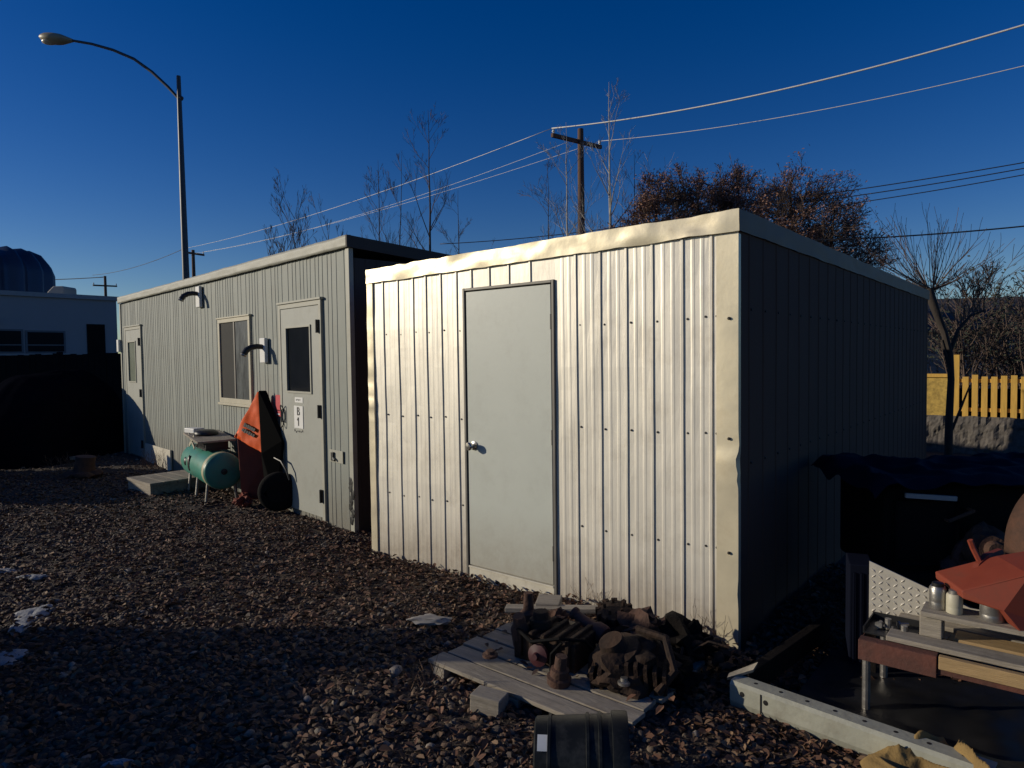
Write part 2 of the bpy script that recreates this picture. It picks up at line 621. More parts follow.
SL, SH, SD = 3.138, 2.389, 6.47
shed = thing('metal_shed', 'tall shed clad in pale galvanised metal with a grey door, shaded along its side', 'shed', SHED_O, RZ)
RL = [.187, .366, .544, .69, .852, 1.018]
RR = [2.079, 2.26, 2.445, 2.621, 2.812, 2.985]
ftop = SH - .115
mb = MB()
idf = lambda x, y, z: Vector((x, y, z))
DX0, DX1, DZ1 = 1.108, 1.892, 2.105
clad(mb, ribs_profile(.0, DX0 - .02, RL), -.12, ftop + .035, 16, idf, amp=.0055, seed=1)
clad(mb, ribs_profile(DX1 + .02, SL, RR), -.12, ftop + .035, 16, idf, amp=.0055, seed=2)
clad(mb, ribs_profile(DX0 - .02, DX1 + .02, [1.17, 1.34, 1.52, 1.71], minor=False), DZ1 + .02, ftop + .035, 3, idf, seed=3)
mb.cur = 1
for zr in (1.82, 1.165, .52):
    for xr in RL + RR:
        for dx in (-.035, .030) if xr > 2.9 else (.030,):
            if DX0 - .03 < xr + dx < DX1 + .03:
                continue
            y = 0
            mb.lathe((xr + dx, y + .001, zr + random.Random(int(xr * 1000)).uniform(-.012, .012)), (0, -1, 0), [(0, .0072), (.004, .0072), (.0045, .0045), (.008, .004)], 8)
mb.build('front_wall', [M['galv'], M['screw']], shed)
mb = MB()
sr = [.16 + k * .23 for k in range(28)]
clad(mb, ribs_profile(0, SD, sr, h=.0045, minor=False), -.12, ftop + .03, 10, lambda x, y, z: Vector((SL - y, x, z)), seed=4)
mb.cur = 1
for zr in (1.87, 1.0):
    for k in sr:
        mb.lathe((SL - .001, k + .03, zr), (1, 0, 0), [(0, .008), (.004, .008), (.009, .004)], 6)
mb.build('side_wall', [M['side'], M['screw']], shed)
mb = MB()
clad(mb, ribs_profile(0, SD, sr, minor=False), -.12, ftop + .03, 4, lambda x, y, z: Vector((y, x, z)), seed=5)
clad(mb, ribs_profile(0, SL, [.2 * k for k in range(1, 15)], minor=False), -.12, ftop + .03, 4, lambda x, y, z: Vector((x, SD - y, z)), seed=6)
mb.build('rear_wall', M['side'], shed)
mb = MB()
mb.b2((-.004, -.004, SH - .08), (SL + .004, SD + .015, SH - .04))
mb.build('roof', M['roof'], shed)


def crumple(a, b, h, nrm, amp, seed, lip=.05):              # a bent metal strip from a to b, h high, with a lip folded in at the top
    a, b, nrm = Vector(a), Vector(b), Vector(nrm)
    L = (b - a).length
    nu = max(8, int(L / .035))
    mb = MB()
    prof = [(-.014, 0), (.0, .0), (0, .25), (0, .5), (0, .75), (0, 1), (-lip, 1.03)]
    n = len(prof)
    vs = []
    for i in range(nu + 1):
        t = i / nu
        p = a.lerp(b, t)
        for (o, k) in prof:
            e = amp * noise.noise(Vector((t * L * 3.3 + seed, k * 1.7, seed))) + amp * .5 * noise.noise(Vector((t * L * 11 + seed, k * 3, seed)))
            vs.append(p + nrm * (o + e) + Vector((0, 0, h * k + e * .8)))
    mb.add(vs, [(i * n + k, i * n + k + 1, (i + 1) * n + k + 1, (i + 1) * n + k) for i in range(nu) for k in range(n - 1)])
    return mb


crumple((-.005, -.024, ftop - .030), (SL + .012, -.024, ftop + .010), .117, (0, -1, 0), .010, 3.).build('front_fascia', M['galv_trim'], shed, smooth=True)
crumple((SL + .013, -.024, ftop + .012), (SL + .013, SD + .03, ftop + .006), .117, (1, 0, 0), .004, 8.).build('side_fascia', M['tan'], shed, smooth=True)


def corner(x, side, w, seed, dent):
    mb = MB()
    prof = [(0, w, -.004), (0, w, -.016), (0, w * .5, -.0175), (0, 0., -.019), (.0, -.001, -.004), (0, -.002, .012)]
    rows = 60
    n = len(prof)
    vs = []
    for j in range(rows + 1):
        z = -.1 + (ftop + .1 - .004) * j / rows
        for k, (_, dx, dy) in enumerate(prof):
            e = .003 * noise.noise(Vector((z * 3 + seed, k * .7, 0)))
            q = dent(z) * (1 if k in (2, 3, 4) else .25)
            vs.append(Vector((x - side * (dx + e * .6 + q * .7), dy + e - q * .35, z)))
    mb.add(vs, [(j * n + k, j * n + k + 1, (j + 1) * n + k + 1, (j + 1) * n + k) for j in range(rows) for k in range(n - 1)])
    return mb


g1 = lambda z, c, w: math.exp(-((z - c) / w) ** 2)
mb = corner(SL + .006, 1, .125, 2., lambda z: .020 * g1(z, 1.03, .045) + .010 * g1(z, .93, .03) - .006 * g1(z, 1.12, .05) + .006 * g1(z, .3, .05))
mb.cur = 1
for zr in (1.815, 1.155, .52):
    mb.lathe((SL - .045, -.022, zr), (0, -1, 0), [(0, .009), (.004, .009), (.009, .005)], 8)
mb.build('corner_trim', [M['galv_trim'], M['screw']], shed, smooth=True)
mb = corner(-.006, -1, .07, 6., lambda z: (.050 * noise.noise(Vector((z * 6, 2, 0))) + .035 * noise.noise(Vector((z * 15, 5, 0)))) * g1(z, 1.5, .40) + .01 * noise.noise(Vector((z * 9, 1, 1))))
mb.build('corner_trim', M['galv_trim'], shed, smooth=True)
fr = MB()
fr.b2((DX0 - .020, -.016, -.1), (DX0, .05, DZ1 + .02))
fr.b2((DX1, -.016, -.1), (DX1 + .020, .05, DZ1 + .02))
fr.b2((DX0 + .001, -.015, DZ1), (DX1 - .001, .05, DZ1 + .019))
fr.build('door_frame', M['frame'], shed, bevel=.003)
dr = MB()
dr.b2((DX0 + .008, -.006, .085), (DX1 - .012, .04, DZ1 - .008))
door = dr.build('door', M['door'], shed, bevel=.003)
kb = MB()
kb.b2((DX0 + .004, -.010, -.14), (DX1 - .004, .04, .066))
kb.b2((DX0 + .004, -.018, .066), (DX1 - .004, .04, .080))
kb.build('threshold', M['kick'], shed, bevel=.003)
hd = MB()
hd.lathe((1.178, -.006, .975), (0, -1, 0), [(0, .034), (.008, .033), (.012, .014), (.035, .013), (.042, .027), (.062, .030), (.072, .022), (.074, 0)], 20)
hd.build('door_knob', M['chrome'], door, smooth=True)
for z in (.30, 1.08, 1.85):
    hm = MB()
    hm.tube([(DX1 - .006, -.012, z - .05), (DX1 - .006, -.012, z + .05)], .007, 8)
    hm.build('hinge', M['frame'], door)

# ------------------------------------------------------------------ office trailer
TL, TH, TD = 7.961, 2.765, 3.0
trl = thing('office_trailer', 'long grey painted office trailer with two doors, standing behind the pale shed', 'trailer', TRL_O, TRZ)
rnd = random.Random(4)
xs, ribs = .05, []
while xs < TL - .05:
    ribs.append(xs)
    xs += rnd.choice((.075, .075, .10, .15))


def groove_profile(x0, x1, ribs, h=.0042):
    pts = [(x0, 0.)]
    for r in ribs:
        if x0 + .03 < r < x1 - .03:
            pts += [(r - .018, 0.), (r - .013, -h), (r + .011, -h), (r + .016, 0.)]
    pts.append((x1, 0.))
    return pts


mb = MB()
clad(mb, groove_profile(0, TL, ribs), -.15, TH - .10, 14, idf, amp=.006, seed=11)
mb.build('front_wall', M['trailer'], trl)
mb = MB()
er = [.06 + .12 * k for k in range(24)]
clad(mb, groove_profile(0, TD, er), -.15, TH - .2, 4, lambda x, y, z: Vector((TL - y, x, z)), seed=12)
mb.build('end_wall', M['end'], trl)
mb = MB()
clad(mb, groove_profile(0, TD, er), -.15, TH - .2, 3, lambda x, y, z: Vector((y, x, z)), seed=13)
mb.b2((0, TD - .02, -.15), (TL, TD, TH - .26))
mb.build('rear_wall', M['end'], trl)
rf = MB()
rf.prism([(0, -.03, TH - .012), (0, -.03, TH - .045), (0, TD + .05, TH - .235), (0, TD + .05, TH - .2)], (-.01, 0, 0), (TL + .012, 0, 0))
rf.build('roof', M['roof'], trl)
rf = MB()
rf.prism([(TL + .0145, -.05, TH - .11), (TL + .0145, -.05, TH), (TL + .0145, TD + .06, TH - .19), (TL + .0145, TD + .06, TH - .30)], (0, 0, 0), (.025, 0, 0))
rf.build('end_fascia', M['end'], trl)
crumple((-.012, -.042, TH - .11), (TL + .014, -.042, TH - .11), .112, (0, -1, 0), .005, 21., lip=.06).build('roof_fascia', M['trailer_trim'], trl, smooth='all')
for (xa, xb) in ((TL - .055, TL + .012), (-.012, .05)):
    cm = MB()
    cm.b2((xa, -.018, -.15), (xb, .03, TH - .111))
    cm.build('corner_trim', M['trailer_trim'], trl, bevel=.004)
dm = MB()
for k in range(7):
    dm.blob((TL - .03 + .02 * math.sin(k * 2), -.019, .10 + .06 * k), (.035, .006, .05), k, .5, 2., 2)
dm.build('rot_hole', M['black'], trl)


def trailer_door(x0, x1, gl, gmat, hinge_right=True, label=None):
    fm = MB()
    z1 = 2.215
    fm.b2((x0, -.030, 0), (x0 + .05, .01, z1))
    fm.b2((x1 - .05, -.030, 0), (x1, .01, z1))
    fm.b2((x0 + .0005, -.029, z1 - .05), (x1 - .0005, .01, z1 - .0005))
    fm.b2((x0 - .01, -.045, z1), (x1 + .02, .01, z1 + .022))
    fo = fm.build('door_frame', M['trailer_trim'], trl, bevel=.003)
    d = MB()
    a, b, c, e = gl
    X0, X1, Z0, Z1 = x0 + .055, x1 - .055, .03, z1 - .055
    Y = -.024
    for (p, q) in (((X0, Z0), (X1, c)), ((X0, e), (X1, Z1)), ((X0, c), (a, e)), ((b, c), (X1, e))):
        d.b2((p[0], Y, p[1]), (q[0], .0, q[1]))
    do = d.build('door', M['trailer_door'], trl)
    if label:
        do['label'] = label
    w = MB()
    for (p, q) in (((a - .02, c - .02), (b + .02, c)), ((a - .02, e), (b + .02, e + .02)), ((a - .02, c + .0002), (a, e - .0002)), ((b, c + .0002), (b + .02, e - .0002))):
        w.b2((p[0], Y - .012, p[1]), (q[0], Y + .004, q[1]))
    w.build('window_frame', M['trailer_trim'], do)
    gm = MB()
    gm.b2((a + .001, -.014, c + .001), (b - .001, -.010, e - .001))
    gm.build('pane', gmat, do)
    hx = x1 - .052
    for z in (.25, 1.10, 1.95):
        h = MB()
        h.b2((hx - .022, -.046, z - .065), (hx + .022, -.031, z + .065))
        h.tube([(hx, -.05, z - .065), (hx, -.05, z + .065)], .012, 8)
        h.build('hinge', M['black'], do)
    return do


d1 = trailer_door(6.47, 7.43, (6.66, 7.19, 1.29, 1.955), M['glass'])
d2 = trailer_door(.31, 1.28, (.53, .95, 1.29, 1.955), M['greenglass'])
# papers and numbers on the near door
s = MB()
s.b2((6.80, -.030, .90), (7.0, -.0245, 1.135))
sg = s.build('paper_sign', M['white'], d1)
text_mesh('letter', 'B', .125, M['ink'], sg, (6.90, -.0325, 1.075), (math.pi / 2, 0, 0))
text_mesh('number', '1', .13, M['ink'], sg, (6.90, -.0325, .965), (math.pi / 2, 0, 0))
s = MB()
s.box((6.885, -.0325, .998), (.035, .003, .012), Matrix.Rotation(-.8, 3, 'Y'))
s.build('number_serif', M['ink'], sg)

s = MB()
s.b2((6.82, -.028, 1.17), (7.0, -.0245, 1.225))
s.cur = 1
for k in range(4):
    s.b2((6.85 + k * .028, -.0300, 1.188 + .006 * (k % 2)), (6.862 + k * .028, -.0281, 1.208))
s.build('paper_label', [M['white'], M['ink']], d1)
s = MB()
rnd = random.Random(2)
for k in range(6):
    x = 6.80 + .035 * k
    s.box((x, -.0255, .865 + rnd.uniform(-.008, .008)), (.02, .002, .018 * rnd.uniform(.5, 1.2)), Matrix.Rotation(rnd.uniform(-.5, .5), 3, 'Y'))
s.build('scribble', M['ink'], d1)
# door pull with a looped cord
s = MB()
pts = [Vector((6.55 + .045 * math.sin(t), -.05 - .012 * math.cos(t * 2), 1.01 + .12 * math.cos(t))) for t in [k * .35 for k in range(19)]]
s.tube(pts, .006, 6)
s.tube([(6.55, -.02, 1.08), (6.55, -.055, 1.08), (6.55, -.055, .95), (6.55, -.02, .95)], .008, 8)
s.build('door_pull', M['black'], d1)
# red sign
s = MB()
s.b2((6.34, -.022, 1.07), (6.47, -.013, 1.235))
s.b2((6.35, -.022, 1.00), (6.47, -.013, 1.06))
s.cur = 1
s.b2((6.36, -.0245, 1.015), (6.44, -.0222, 1.03))
s.build('red_notice', [M['red'], M['white']], trl)
# lock hasp
s = MB()
s.b2((7.52, -.018, .615), (7.78, -.011, .735))
s.cur = 1
s.b2((7.585, -.04, .63), (7.625, -.019, .715))
s.tube([(7.62, -.03, .66), (7.66, -.04, .64)], .012, 8)
s.build('lock_hasp', [M['trailer_trim'], M['black']], trl, bevel=.002)
# window
wf = MB()
wx0, wx1, wz0, wz1 = 4.70, 5.70, 1.09, 2.145
for (p, q) in (((wx0, wz0), (wx1, wz0 + .06)), ((wx0, wz1 - .05), (wx1, wz1)), ((wx0, wz0 + .0605), (wx0 + .055, wz1 - .0505)), ((wx1 - .055, wz0 + .0605), (wx1, wz1 - .0505))):
    wf.b2((p[0], -.032, p[1]), (q[0], .0, q[1]))
wf.b2((wx0 - .03, -.045, wz0 - .03), (wx1 + .03, -.0, wz0))
wf.b2((wx0 - .02, -.045, wz1), (wx1 + .02, 0, wz1 + .018))
win = wf.build('window', M['cream'], trl, bevel=.003)
p = MB()
p.b2((wx0 + .056, -.014, wz0 + .061), (5.19, -.010, wz1 - .051))
p.build('insect_screen', M['screen'], win)
p = MB()
p.b2((5.19, -.024, wz0 + .061), (5.225, -.009, wz1 - .051))
p.build('mullion', M['frame'], win)
p = MB()
p.b2((5.226, -.015, wz0 + .061), (wx1 - .056, -.010, wz1 - .051))
p.build('pane', M['reflectglass'], win)


def wall_lamp(x, z, w):
    s = MB()
    s.b2((x - .08, -.055, z - .13), (x + .06, -.012, z + .15))
    lo = s.build('wall_lamp', M['white'], trl, bevel=.008)
    s = MB()
    s.tube([(x, -.05, z + .05), (x - .01, -.11, z + .055), (x - .02, -.17, z + .045), (x - .03, -.22, z + .015), (x - .035, -.25, z - .03)], [.028, .030, .032, .034, .035], 12)
    s.build('lamp_arm', M['black'], lo, smooth=True)
    s = MB()
    s.lathe((x - .0355, -.2505, z - .033), (-.1, -.35, -.9), [(0, .034), (.012, .037), (.02, .03), (.024, 0)], 14)
    s.build('lens', M['steel'], lo, smooth=True)


wall_lamp(6.10, 1.72, .62)
wall_lamp(4.08, 2.47, .72)
s = MB()
s.b2((-.10, -.06, 1.80), (.02, -.02, 2.02))
s.build('meter_box', M['white'], trl, bevel=.008)
s = MB()
s.b2((1.35, -.04, -.12), (2.65, -.014, .28))
s.build('skirting_board', M['kick'], trl, bevel=.004)


# ------------------------------------------------------------------ things in front of the trailer
def T(x, y, z=0.):              # trailer-local to world
    return TRL_O + TX * x + TY * y + Vector((0, 0, z))


# compressor tank
tk = thing('compressor_tank', 'teal air compressor tank lying on thin legs, a board across its motor', 'air compressor', T(5.12, -.32, -.06), TRZ - .12)
s = MB()
s.lathe((-.68, 0, .42), (1, 0, 0), [(-.05, .0), (-.045, .07), (-.025, .14), (.0, .18), (.03, .205), (.06, .21), (1.28, .21), (1.305, .206), (1.325, .19), (1.338, .14), (1.345, .07), (1.347, .0)], 36)
s.build('tank', M['teal'], tk, smooth=True)
s = MB()
s.lathe((-.68, 0, .42), (1, 0, 0), [(1.20, .2105), (1.205, .2135), (1.285, .2135), (1.29, .2105)], 36)
s.build('pale_band', material('pale_cream_band', (.55, .52, .33), .5, 0, .4, 8), tk, smooth=True)  # pale cream band round the tank near its front end
s = MB()
s.lathe((.668, 0, .42), (1, 0, 0), [(-.006, .035), (.012, .035), (.014, .02), (.03, .018), (.032, 0)], 12)
s.build('plug', M['black'], tk)
for (x, y) in ((-.42, -.14), (.05, -.15), (.55, -.15), (.58, .13), (-.42, .13)):
    s = MB()
    s.tube([(x, y, .29), (x, y * 1.2, .02), (x, y * 1.25, -.05)], .018, 8)
    s.tube([(x, y * 1.25, -.02), (x, y * 1.25, .0)], .035, 8)
    s.build('leg', M['steel'], tk)
s = MB()
for (x, w, h) in ((-.15, .10, .16), (-.36, .12, .10)):
    s.blob((x, -.196, .44), (w * .5, .03, h * .6), x, .1, 1, 2)
s.build('badge', M['black'], tk, smooth=True)
s = MB()
s.b2((-.30, -.14, .64), (.42, .14, .655))
s.b2((-.05, -.13, .655), (.40, .12, .74))
s.lathe((-.28, 0, .70), (1, 0, 0), [(0, .04), (.02, .05), (.2, .05), (.23, .03)], 14)
for k in range(6):
    s.b2((-.02 + k * .07, -.14, .67), (.01 + k * .07, .13, .735))
s.build('motor', M['black'], tk, bevel=.004)
s = MB()
for a in (.45, -.45):
    s.box((-.14, -.17, .71), (.34, .012, .035), Matrix.Rotation(a, 3, 'Y'))
s.build('crossed_brace', M['cream'], tk)
s = MB()
s.box((0, 0, 0), (.95, .42, .022))
bo = s.build('wooden_board', M['wood'], bevel=.004)
bo.location = T(5.10, -.32, .703)
bo.rotation_euler = (R(1), R(2.0), TRZ - .15)
tag(bo, 'grey weathered board resting on the compressor motor', 'board')
s = MB()
s.box((0, 0, 0), (.22, .14, .06))
o = s.build('white_block', M['white'], bevel=.008)
o.location = T(4.72, -.36, .755)
o.rotation_euler = (0, 0, TRZ + .2)
tag(o, 'small white block at the far end of the compressor board', 'block')
s = MB()
s.lathe((0, 0, 0), (0, 0, 1), [(0, .13), (.02, .14), (.04, .135), (.06, .10), (.065, 0)], 20)
o = s.build('round_pan', M['black'], smooth=True)
o.location = T(5.02, -.32, .716)
o.rotation_euler = (R(1), R(2.0), 0)
tag(o, 'round black pan lying upside down on the compressor board', 'pan')

# low step
st = thing('wooden_step', 'low weathered wooden step box on the gravel behind the teal tank', 'step', T(3.95, -.50), TRZ + .10)
s = MB()
for k in range(5):
    s.b2((-.12, -.42 + k * .166, .10), (.62, -.262 + k * .166, .135))
s.build('deck', M['wood'], st, bevel=.003)
s = MB()
s.b2((-.10, -.41, -.05), (.60, -.375, .099))
s.b2((-.10, .365, -.05), (.60, .40, .099))
s.b2((-.10, -.374, -.05), (-.065, .364, .099))
s.b2((.565, -.374, -.05), (.60, .364, .099))
s.build('side_panel', M['wood'], st, bevel=.003)

# wheelbarrow stood on end
wb = thing('wheelbarrow', 'orange wheelbarrow stood on its nose against the trailer beside the door', 'wheelbarrow', T(5.95, 0), TRZ)
# tray: open side against the wall, convex bottom outwards
def hull(pts):
    bm = bmesh.new()
    for q_ in pts:
        bm.verts.new(q_)
    bmesh.ops.convex_hull(bm, input=bm.verts)
    bm.verts.index_update()
    mb = MB()
    mb.add([v.co.copy() for v in bm.verts], [[v.index for v in f.verts] for f in bm.faces])
    bm.free()
    return mb


tray = hull([(.16, -.13, 1.27), (.22, -.08, 1.26), (-.02, -.345, .76), (.38, -.19, .60), (.55, -.03, .72), (.0, -.05, .76), (.20, -.03, 1.22), (.40, -.03, .60)]).build('tray', M['orange'], wb, bevel=.012, seg=3)
bm = bmesh.new()
bm.from_mesh(tray.data)
bmesh.ops.triangulate(bm, faces=bm.faces)
for _ in range(4):
    bmesh.ops.subdivide_edges(bm, edges=[e for e in bm.edges if e.calc_length() > .05], cuts=1, use_grid_fill=True)
    bmesh.ops.triangulate(bm, faces=bm.faces)
bm.normal_update()
for v in bm.verts:
    v.co += v.normal * (.012 * noise.noise(v.co * 7) + .006 * noise.noise(v.co * 17))
bm.to_mesh(tray.data)
bm.free()
tray.data.polygons.foreach_set('use_smooth', [True] * len(tray.data.polygons))
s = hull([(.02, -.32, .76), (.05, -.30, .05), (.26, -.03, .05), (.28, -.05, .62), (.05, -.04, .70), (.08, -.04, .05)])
s.build('tray_lip', M['shadedorange'], wb, bevel=.01)  # lower tray, its shade painted in
s = MB()
rnd = random.Random(8)
fa, fb, fc = Vector((.16, -.13, 1.27)), Vector((-.02, -.345, .76)), Vector((.38, -.19, .60))
fnm = (fb - fa).cross(fc - fa).normalized()
fnm = fnm if fnm.y < 0 else -fnm
ex = (fc - fb).normalized()
for row in range(2):
    for k in range(6):
        wgt = .22 + .10 * row
        p0 = fa * wgt + (fb * (1 - wgt)).lerp(fc * (1 - wgt), .24 + k * .095)
        ey = fnm.cross(ex)
        m3 = Matrix((ex, fnm, ey)).transposed()
        s.box(p0 + fnm * .010, (.026, .010, .040 * rnd.uniform(.7, 1.1)), m3)
s.build('lettering', M['ink'], tray)
s = MB()
c = Vector((.64, -.13, .205))
ax = Vector((.90, -.44, 0)).normalized()
s.lathe(c - ax * .06, ax, [(0, .12), (.005, .17), (.02, .20), (.05, .212), (.08, .212), (.10, .20), (.115, .17), (.12, .12), (.10, .10), (.02, .10), (.0, .12)], 28)
wh = s.build('wheel', M['blacksoft'], wb, smooth=True)
s = MB()
s.lathe(c - ax * .055, ax, [(0, .105), (.03, .09), (.05, .03), (.07, .03), (.08, .09), (.11, .105)], 20)
s.build('rim', M['black'], wh, smooth=True)
s = hull([(.19, -.135, 1.285), (.25, -.06, 1.285), (.62, -.06, .74), (.58, -.02, .72), (.42, -.215, .60), (.58, -.06, .45), (.56, -.12, .03), (.30, -.12, .03), (.30, -.03, 1.1)])
s.build('undercarriage', M['flatblack'], wb, bevel=.01)
s = MB()
s.tube([(.52, -.12, .56), (.66, -.10, .53), (.76, -.09, .44), (.80, -.08, .34)], [.010, .012, .012, .008], 8)
s.build('fender', M['black'], wb, smooth=True)
s = MB()
for k in range(5):
    s.blob((.05 * math.sin(k * 2.4), .04 * math.cos(k * 1.7), .03 + .02 * k), (.055, .04, .04), k, .6, 2.5, 3)
o = s.build('orange_rag', M['deckred'], smooth=True)
o.location = at(244, 506) + Vector((0, 0, -.01))
tag(o, 'crumpled orange rag on the gravel below the wheelbarrow', 'rag')

# stump and plank in the shade at the left
s = MB()
s.lathe((0, 0, -.04), (.12, 0, 1), [(0, .17), (.08, .14), (.2, .125), (.30, .13), (.31, .0)], 14)
for k in range(5):
    s.blob((.14 * math.cos(k * 1.3), .14 * math.sin(k * 1.3), .0), (.14, .10, .06), k, .4, 2, 2)
o = s.build('tree_stump', M['rust'], smooth=True)
o.location = at(84, 474)
tag(o, 'small reddish brown stump standing in the shaded gravel', 'stump')
s = MB()
s.box((0, 0, .04), (.95, .14, .05))
o = s.build('loose_plank', M['wood'], bevel=.003)
o.location = far(62, 458, 11.2)
o.location.z = 0
o.rotation_euler = (0, 0, -.05)
tag(o, 'loose grey plank lying in the deep shade near the stump', 'plank')

# dark tarp-covered heap
s = MB()


def heap(u, v):
    x, y = (u - .5) * 2, (v - .5) * 2
    r = max(abs(x), abs(y))
    h = max(0., 1 - (abs(x) ** 2.6 + abs(y) ** 2.6)) ** .55
    z = 1.5 * h * (1 + .10 * noise.noise(Vector((x * 1.6, y * 1.6, 4)))) + .05 * noise.noise(Vector((x * 5, y * 5, 1)))
    return Vector((x * 1.0, y * 1.55, max(-.08, z - .04)))


s.grid(heap, 40, 40)
o = s.build('tarp_covered_heap', M['black_tarp'], smooth='all')
o.location = (-8.2, 12.1, 0)
tag(o, 'heap under a dark blue tarp beside the far end of the trailer', 'covered heap')

# ------------------------------------------------------------------ pallet and scrap
PO = at(429, 660, .055)
PO.z = 0


def Pw(x, y, z=0.):
    return PO + AX * x + AY * y + Vector((0, 0, z))


pal = thing('wooden_pallet', 'weathered wooden pallet loaded with rusty scrap in front of the shed', 'pallet', PO, RZ - .02)
rnd = random.Random(3)
for k in range(7):
    s = MB()
    e = rnd.uniform(-.02, .02)
    s.box((0, 0, 0), (1.12, .112, .02))
    o = s.build('deck_board', M['wood'], pal, bevel=.003)
    o.location = (.56 + e, .06 + k * .128, .048 + rnd.uniform(-.003, .003))
    o.rotation_euler = (rnd.uniform(-.02, .02), 0, rnd.uniform(-.012, .012))
for k in range(3):
    s = MB()
    s.b2((.03 + k * .49, .0, -.02), (.11 + k * .49, .88, .034))
    s.build('bearer', M['wood'], pal, bevel=.003)

s = MB()
s.blob((0, 0, .06), (.20, .17, .12), 17, .45, 1.6, 4)
s.lathe((-.05, .0, .06), (-.3, -.2, 1), [(0, .13), (.10, .12), (.11, .07), (.16, .06), (.16, 0)], 18)
for k in range(9):
    s.b2((-.19 + k * .042, -.15, .01), (-.172 + k * .042, .14, .10 + .05 * math.sin(k * .39)))
s.tube([(.12, -.16, .03), (.20, -.10, .10), (.16, .04, .19), (.02, .10, .20)], .02, 8)
o = s.build('gear_housing', M['oldiron'], smooth=True)
o.location = Pw(.94, .47, .058)
o.rotation_euler = (R(6), R(-4), RZ + .4)
tag(o, 'large black greasy gear housing lying at the middle of the pallet', 'housing')

eb = thing('scrap_engine', 'small dismantled engine with maroon parts on the pallet, left of the black housing', 'engine', Pw(.52, .42, .058), RZ + .1)
s = MB()
s.b2((-.20, -.11, .0), (.16, .12, .14))
for k in range(5):
    s.b2((-.17 + k * .07, -.125, .02), (-.145 + k * .07, .135, .16))
s.lathe((-.1, 0, .14), (0, 0, 1), [(0, .06), (.05, .06), (.05, .045), (.09, .04), (.09, 0)], 16)
s.build('block', M['oldiron'], eb, bevel=.006)
s = MB()
s.lathe((-.19, -.05, .05), (.1, -.3, 1), [(0, .045), (.10, .05), (.13, .035), (.18, .03), (.18, 0)], 14)
s.lathe((-.24, .1, .03), (0, 0, 1), [(0, .05), (.13, .05), (.15, .03), (.24, .025), (.24, 0)], 14)
s.build('cylinder', M['rust'], eb, smooth=True)
s = MB()
s.lathe((-.02, -.14, .07), (0, -1, .1), [(0, .05), (.03, .055), (.04, .02), (.06, .015), (.06, 0)], 16)
s.build('cover', material('maroon_enamel', (.06, .006, .012), .6, 0, .4, 12), eb, smooth=True)
s = MB()
s.tube([(-.2, -.1, .16), (-.05, -.18, .14), (.1, -.16, .18), (.18, -.05, .15), (.2, .05, .05)], .009, 8)
s.tube([(.05, -.16, 0.01), (.06, -.17, .10), (.11, -.15, .16)], .007, 8)
s.build('hose', M['blacksoft'], eb, smooth=True)

s = MB()
s.lathe((0, 0, 0), (0, 0, 1), [(0, .085), (.04, .085), (.05, .07), (.13, .07), (.14, .09), (.19, .092), (.20, .06), (.20, 0)], 20)
for k in range(12):
    a = k * math.pi / 6
    s.box((.092 * math.cos(a), .092 * math.sin(a), .178), (.022, .02, .04), Matrix.Rotation(a, 3, 'Z'))
for k in range(5):
    a = k * 1.26
    s.tube([(.055 * math.cos(a), .055 * math.sin(a), .19), (.055 * math.cos(a), .055 * math.sin(a), .225)], .009, 6)
o = s.build('wheel_hub', M['oldiron'], smooth=True)
o.location = Pw(.64, .80, .058)
o.rotation_euler = (R(12), R(-8), .3)
tag(o, 'dark toothed wheel hub standing upright at the back of the pallet', 'wheel hub')
s = MB()
s.lathe((0, 0, 0), (0, 0, 1), [(0, .05), (.02, .055), (.06, .05), (.09, .03), (.20, .026), (.21, .035), (.225, .035), (.226, 0)], 16)
o = s.build('rusty_spindle', M['rustred'], smooth=True)
o.location = Pw(.70, .59, .16)
o.rotation_euler = (R(-70), R(20), .9)
tag(o, 'reddish rusty spindle leaning between the toothed hub and the black housing', 'spindle')
s = MB()
s.lathe((0, 0, 0), (1, 0, 0), [(0, .0), (0, .06), (.03, .075), (.12, .07), (.16, .05), (.24, .045), (.25, .06), (.27, .06), (.271, 0)], 16)
o = s.build('cylinder_head', M['rust'], smooth=True, bevel=0)
o.scale = (.75, .75, .75)
o.location = Pw(.86, .90, .15)
o.rotation_euler = (0, R(-8), RZ + .2)
tag(o, 'reddish rusty cylinder lying behind the black housing', 'cylinder')
s = MB()
s.lathe((0, 0, 0), (0, 0, 1), [(0, .055), (.035, .06), (.04, .045), (.075, .045), (.08, .03), (.14, .028), (.14, 0)], 16)
o = s.build('pipe_fitting', M['rust'], smooth=True)
o.location = Pw(.68, .20, .058)
o.rotation_euler = (R(5), R(6), 0)
tag(o, 'upright rusty pipe fitting at the front of the pallet', 'pipe fitting')
s = MB()
s.box((0, 0, 0), (.62, .07, .028))
o = s.build('timber_bar', M['wood'], bevel=.004)
o.location = Pw(.30, .74, .17)
o.rotation_euler = (0, R(-2), RZ + .52)
tag(o, 'grey timber bar lying across the back of the scrap', 'timber')
s = MB()
s.box((0, 0, .06), (.14, .16, .16))
o = s.build('timber_offcut', M['wood'], bevel=.004)
o.location = Pw(.20, .78, .055)
o.rotation_euler = (0, 0, RZ + .5)
tag(o, 'short timber offcut under the left end of the grey bar', 'timber')
s = MB()
rnd = random.Random(12)
for k in range(26):
    a = rnd.uniform(0, 6.28)
    r = rnd.uniform(0, .2)
    s.blob((r * math.cos(a) * 1.3, r * math.sin(a), rnd.uniform(.0, .17) * (1 - r * 3)), (rnd.uniform(.02, .05), rnd.uniform(.02, .04), rnd.uniform(.015, .04)), k, .7, 3, 2)
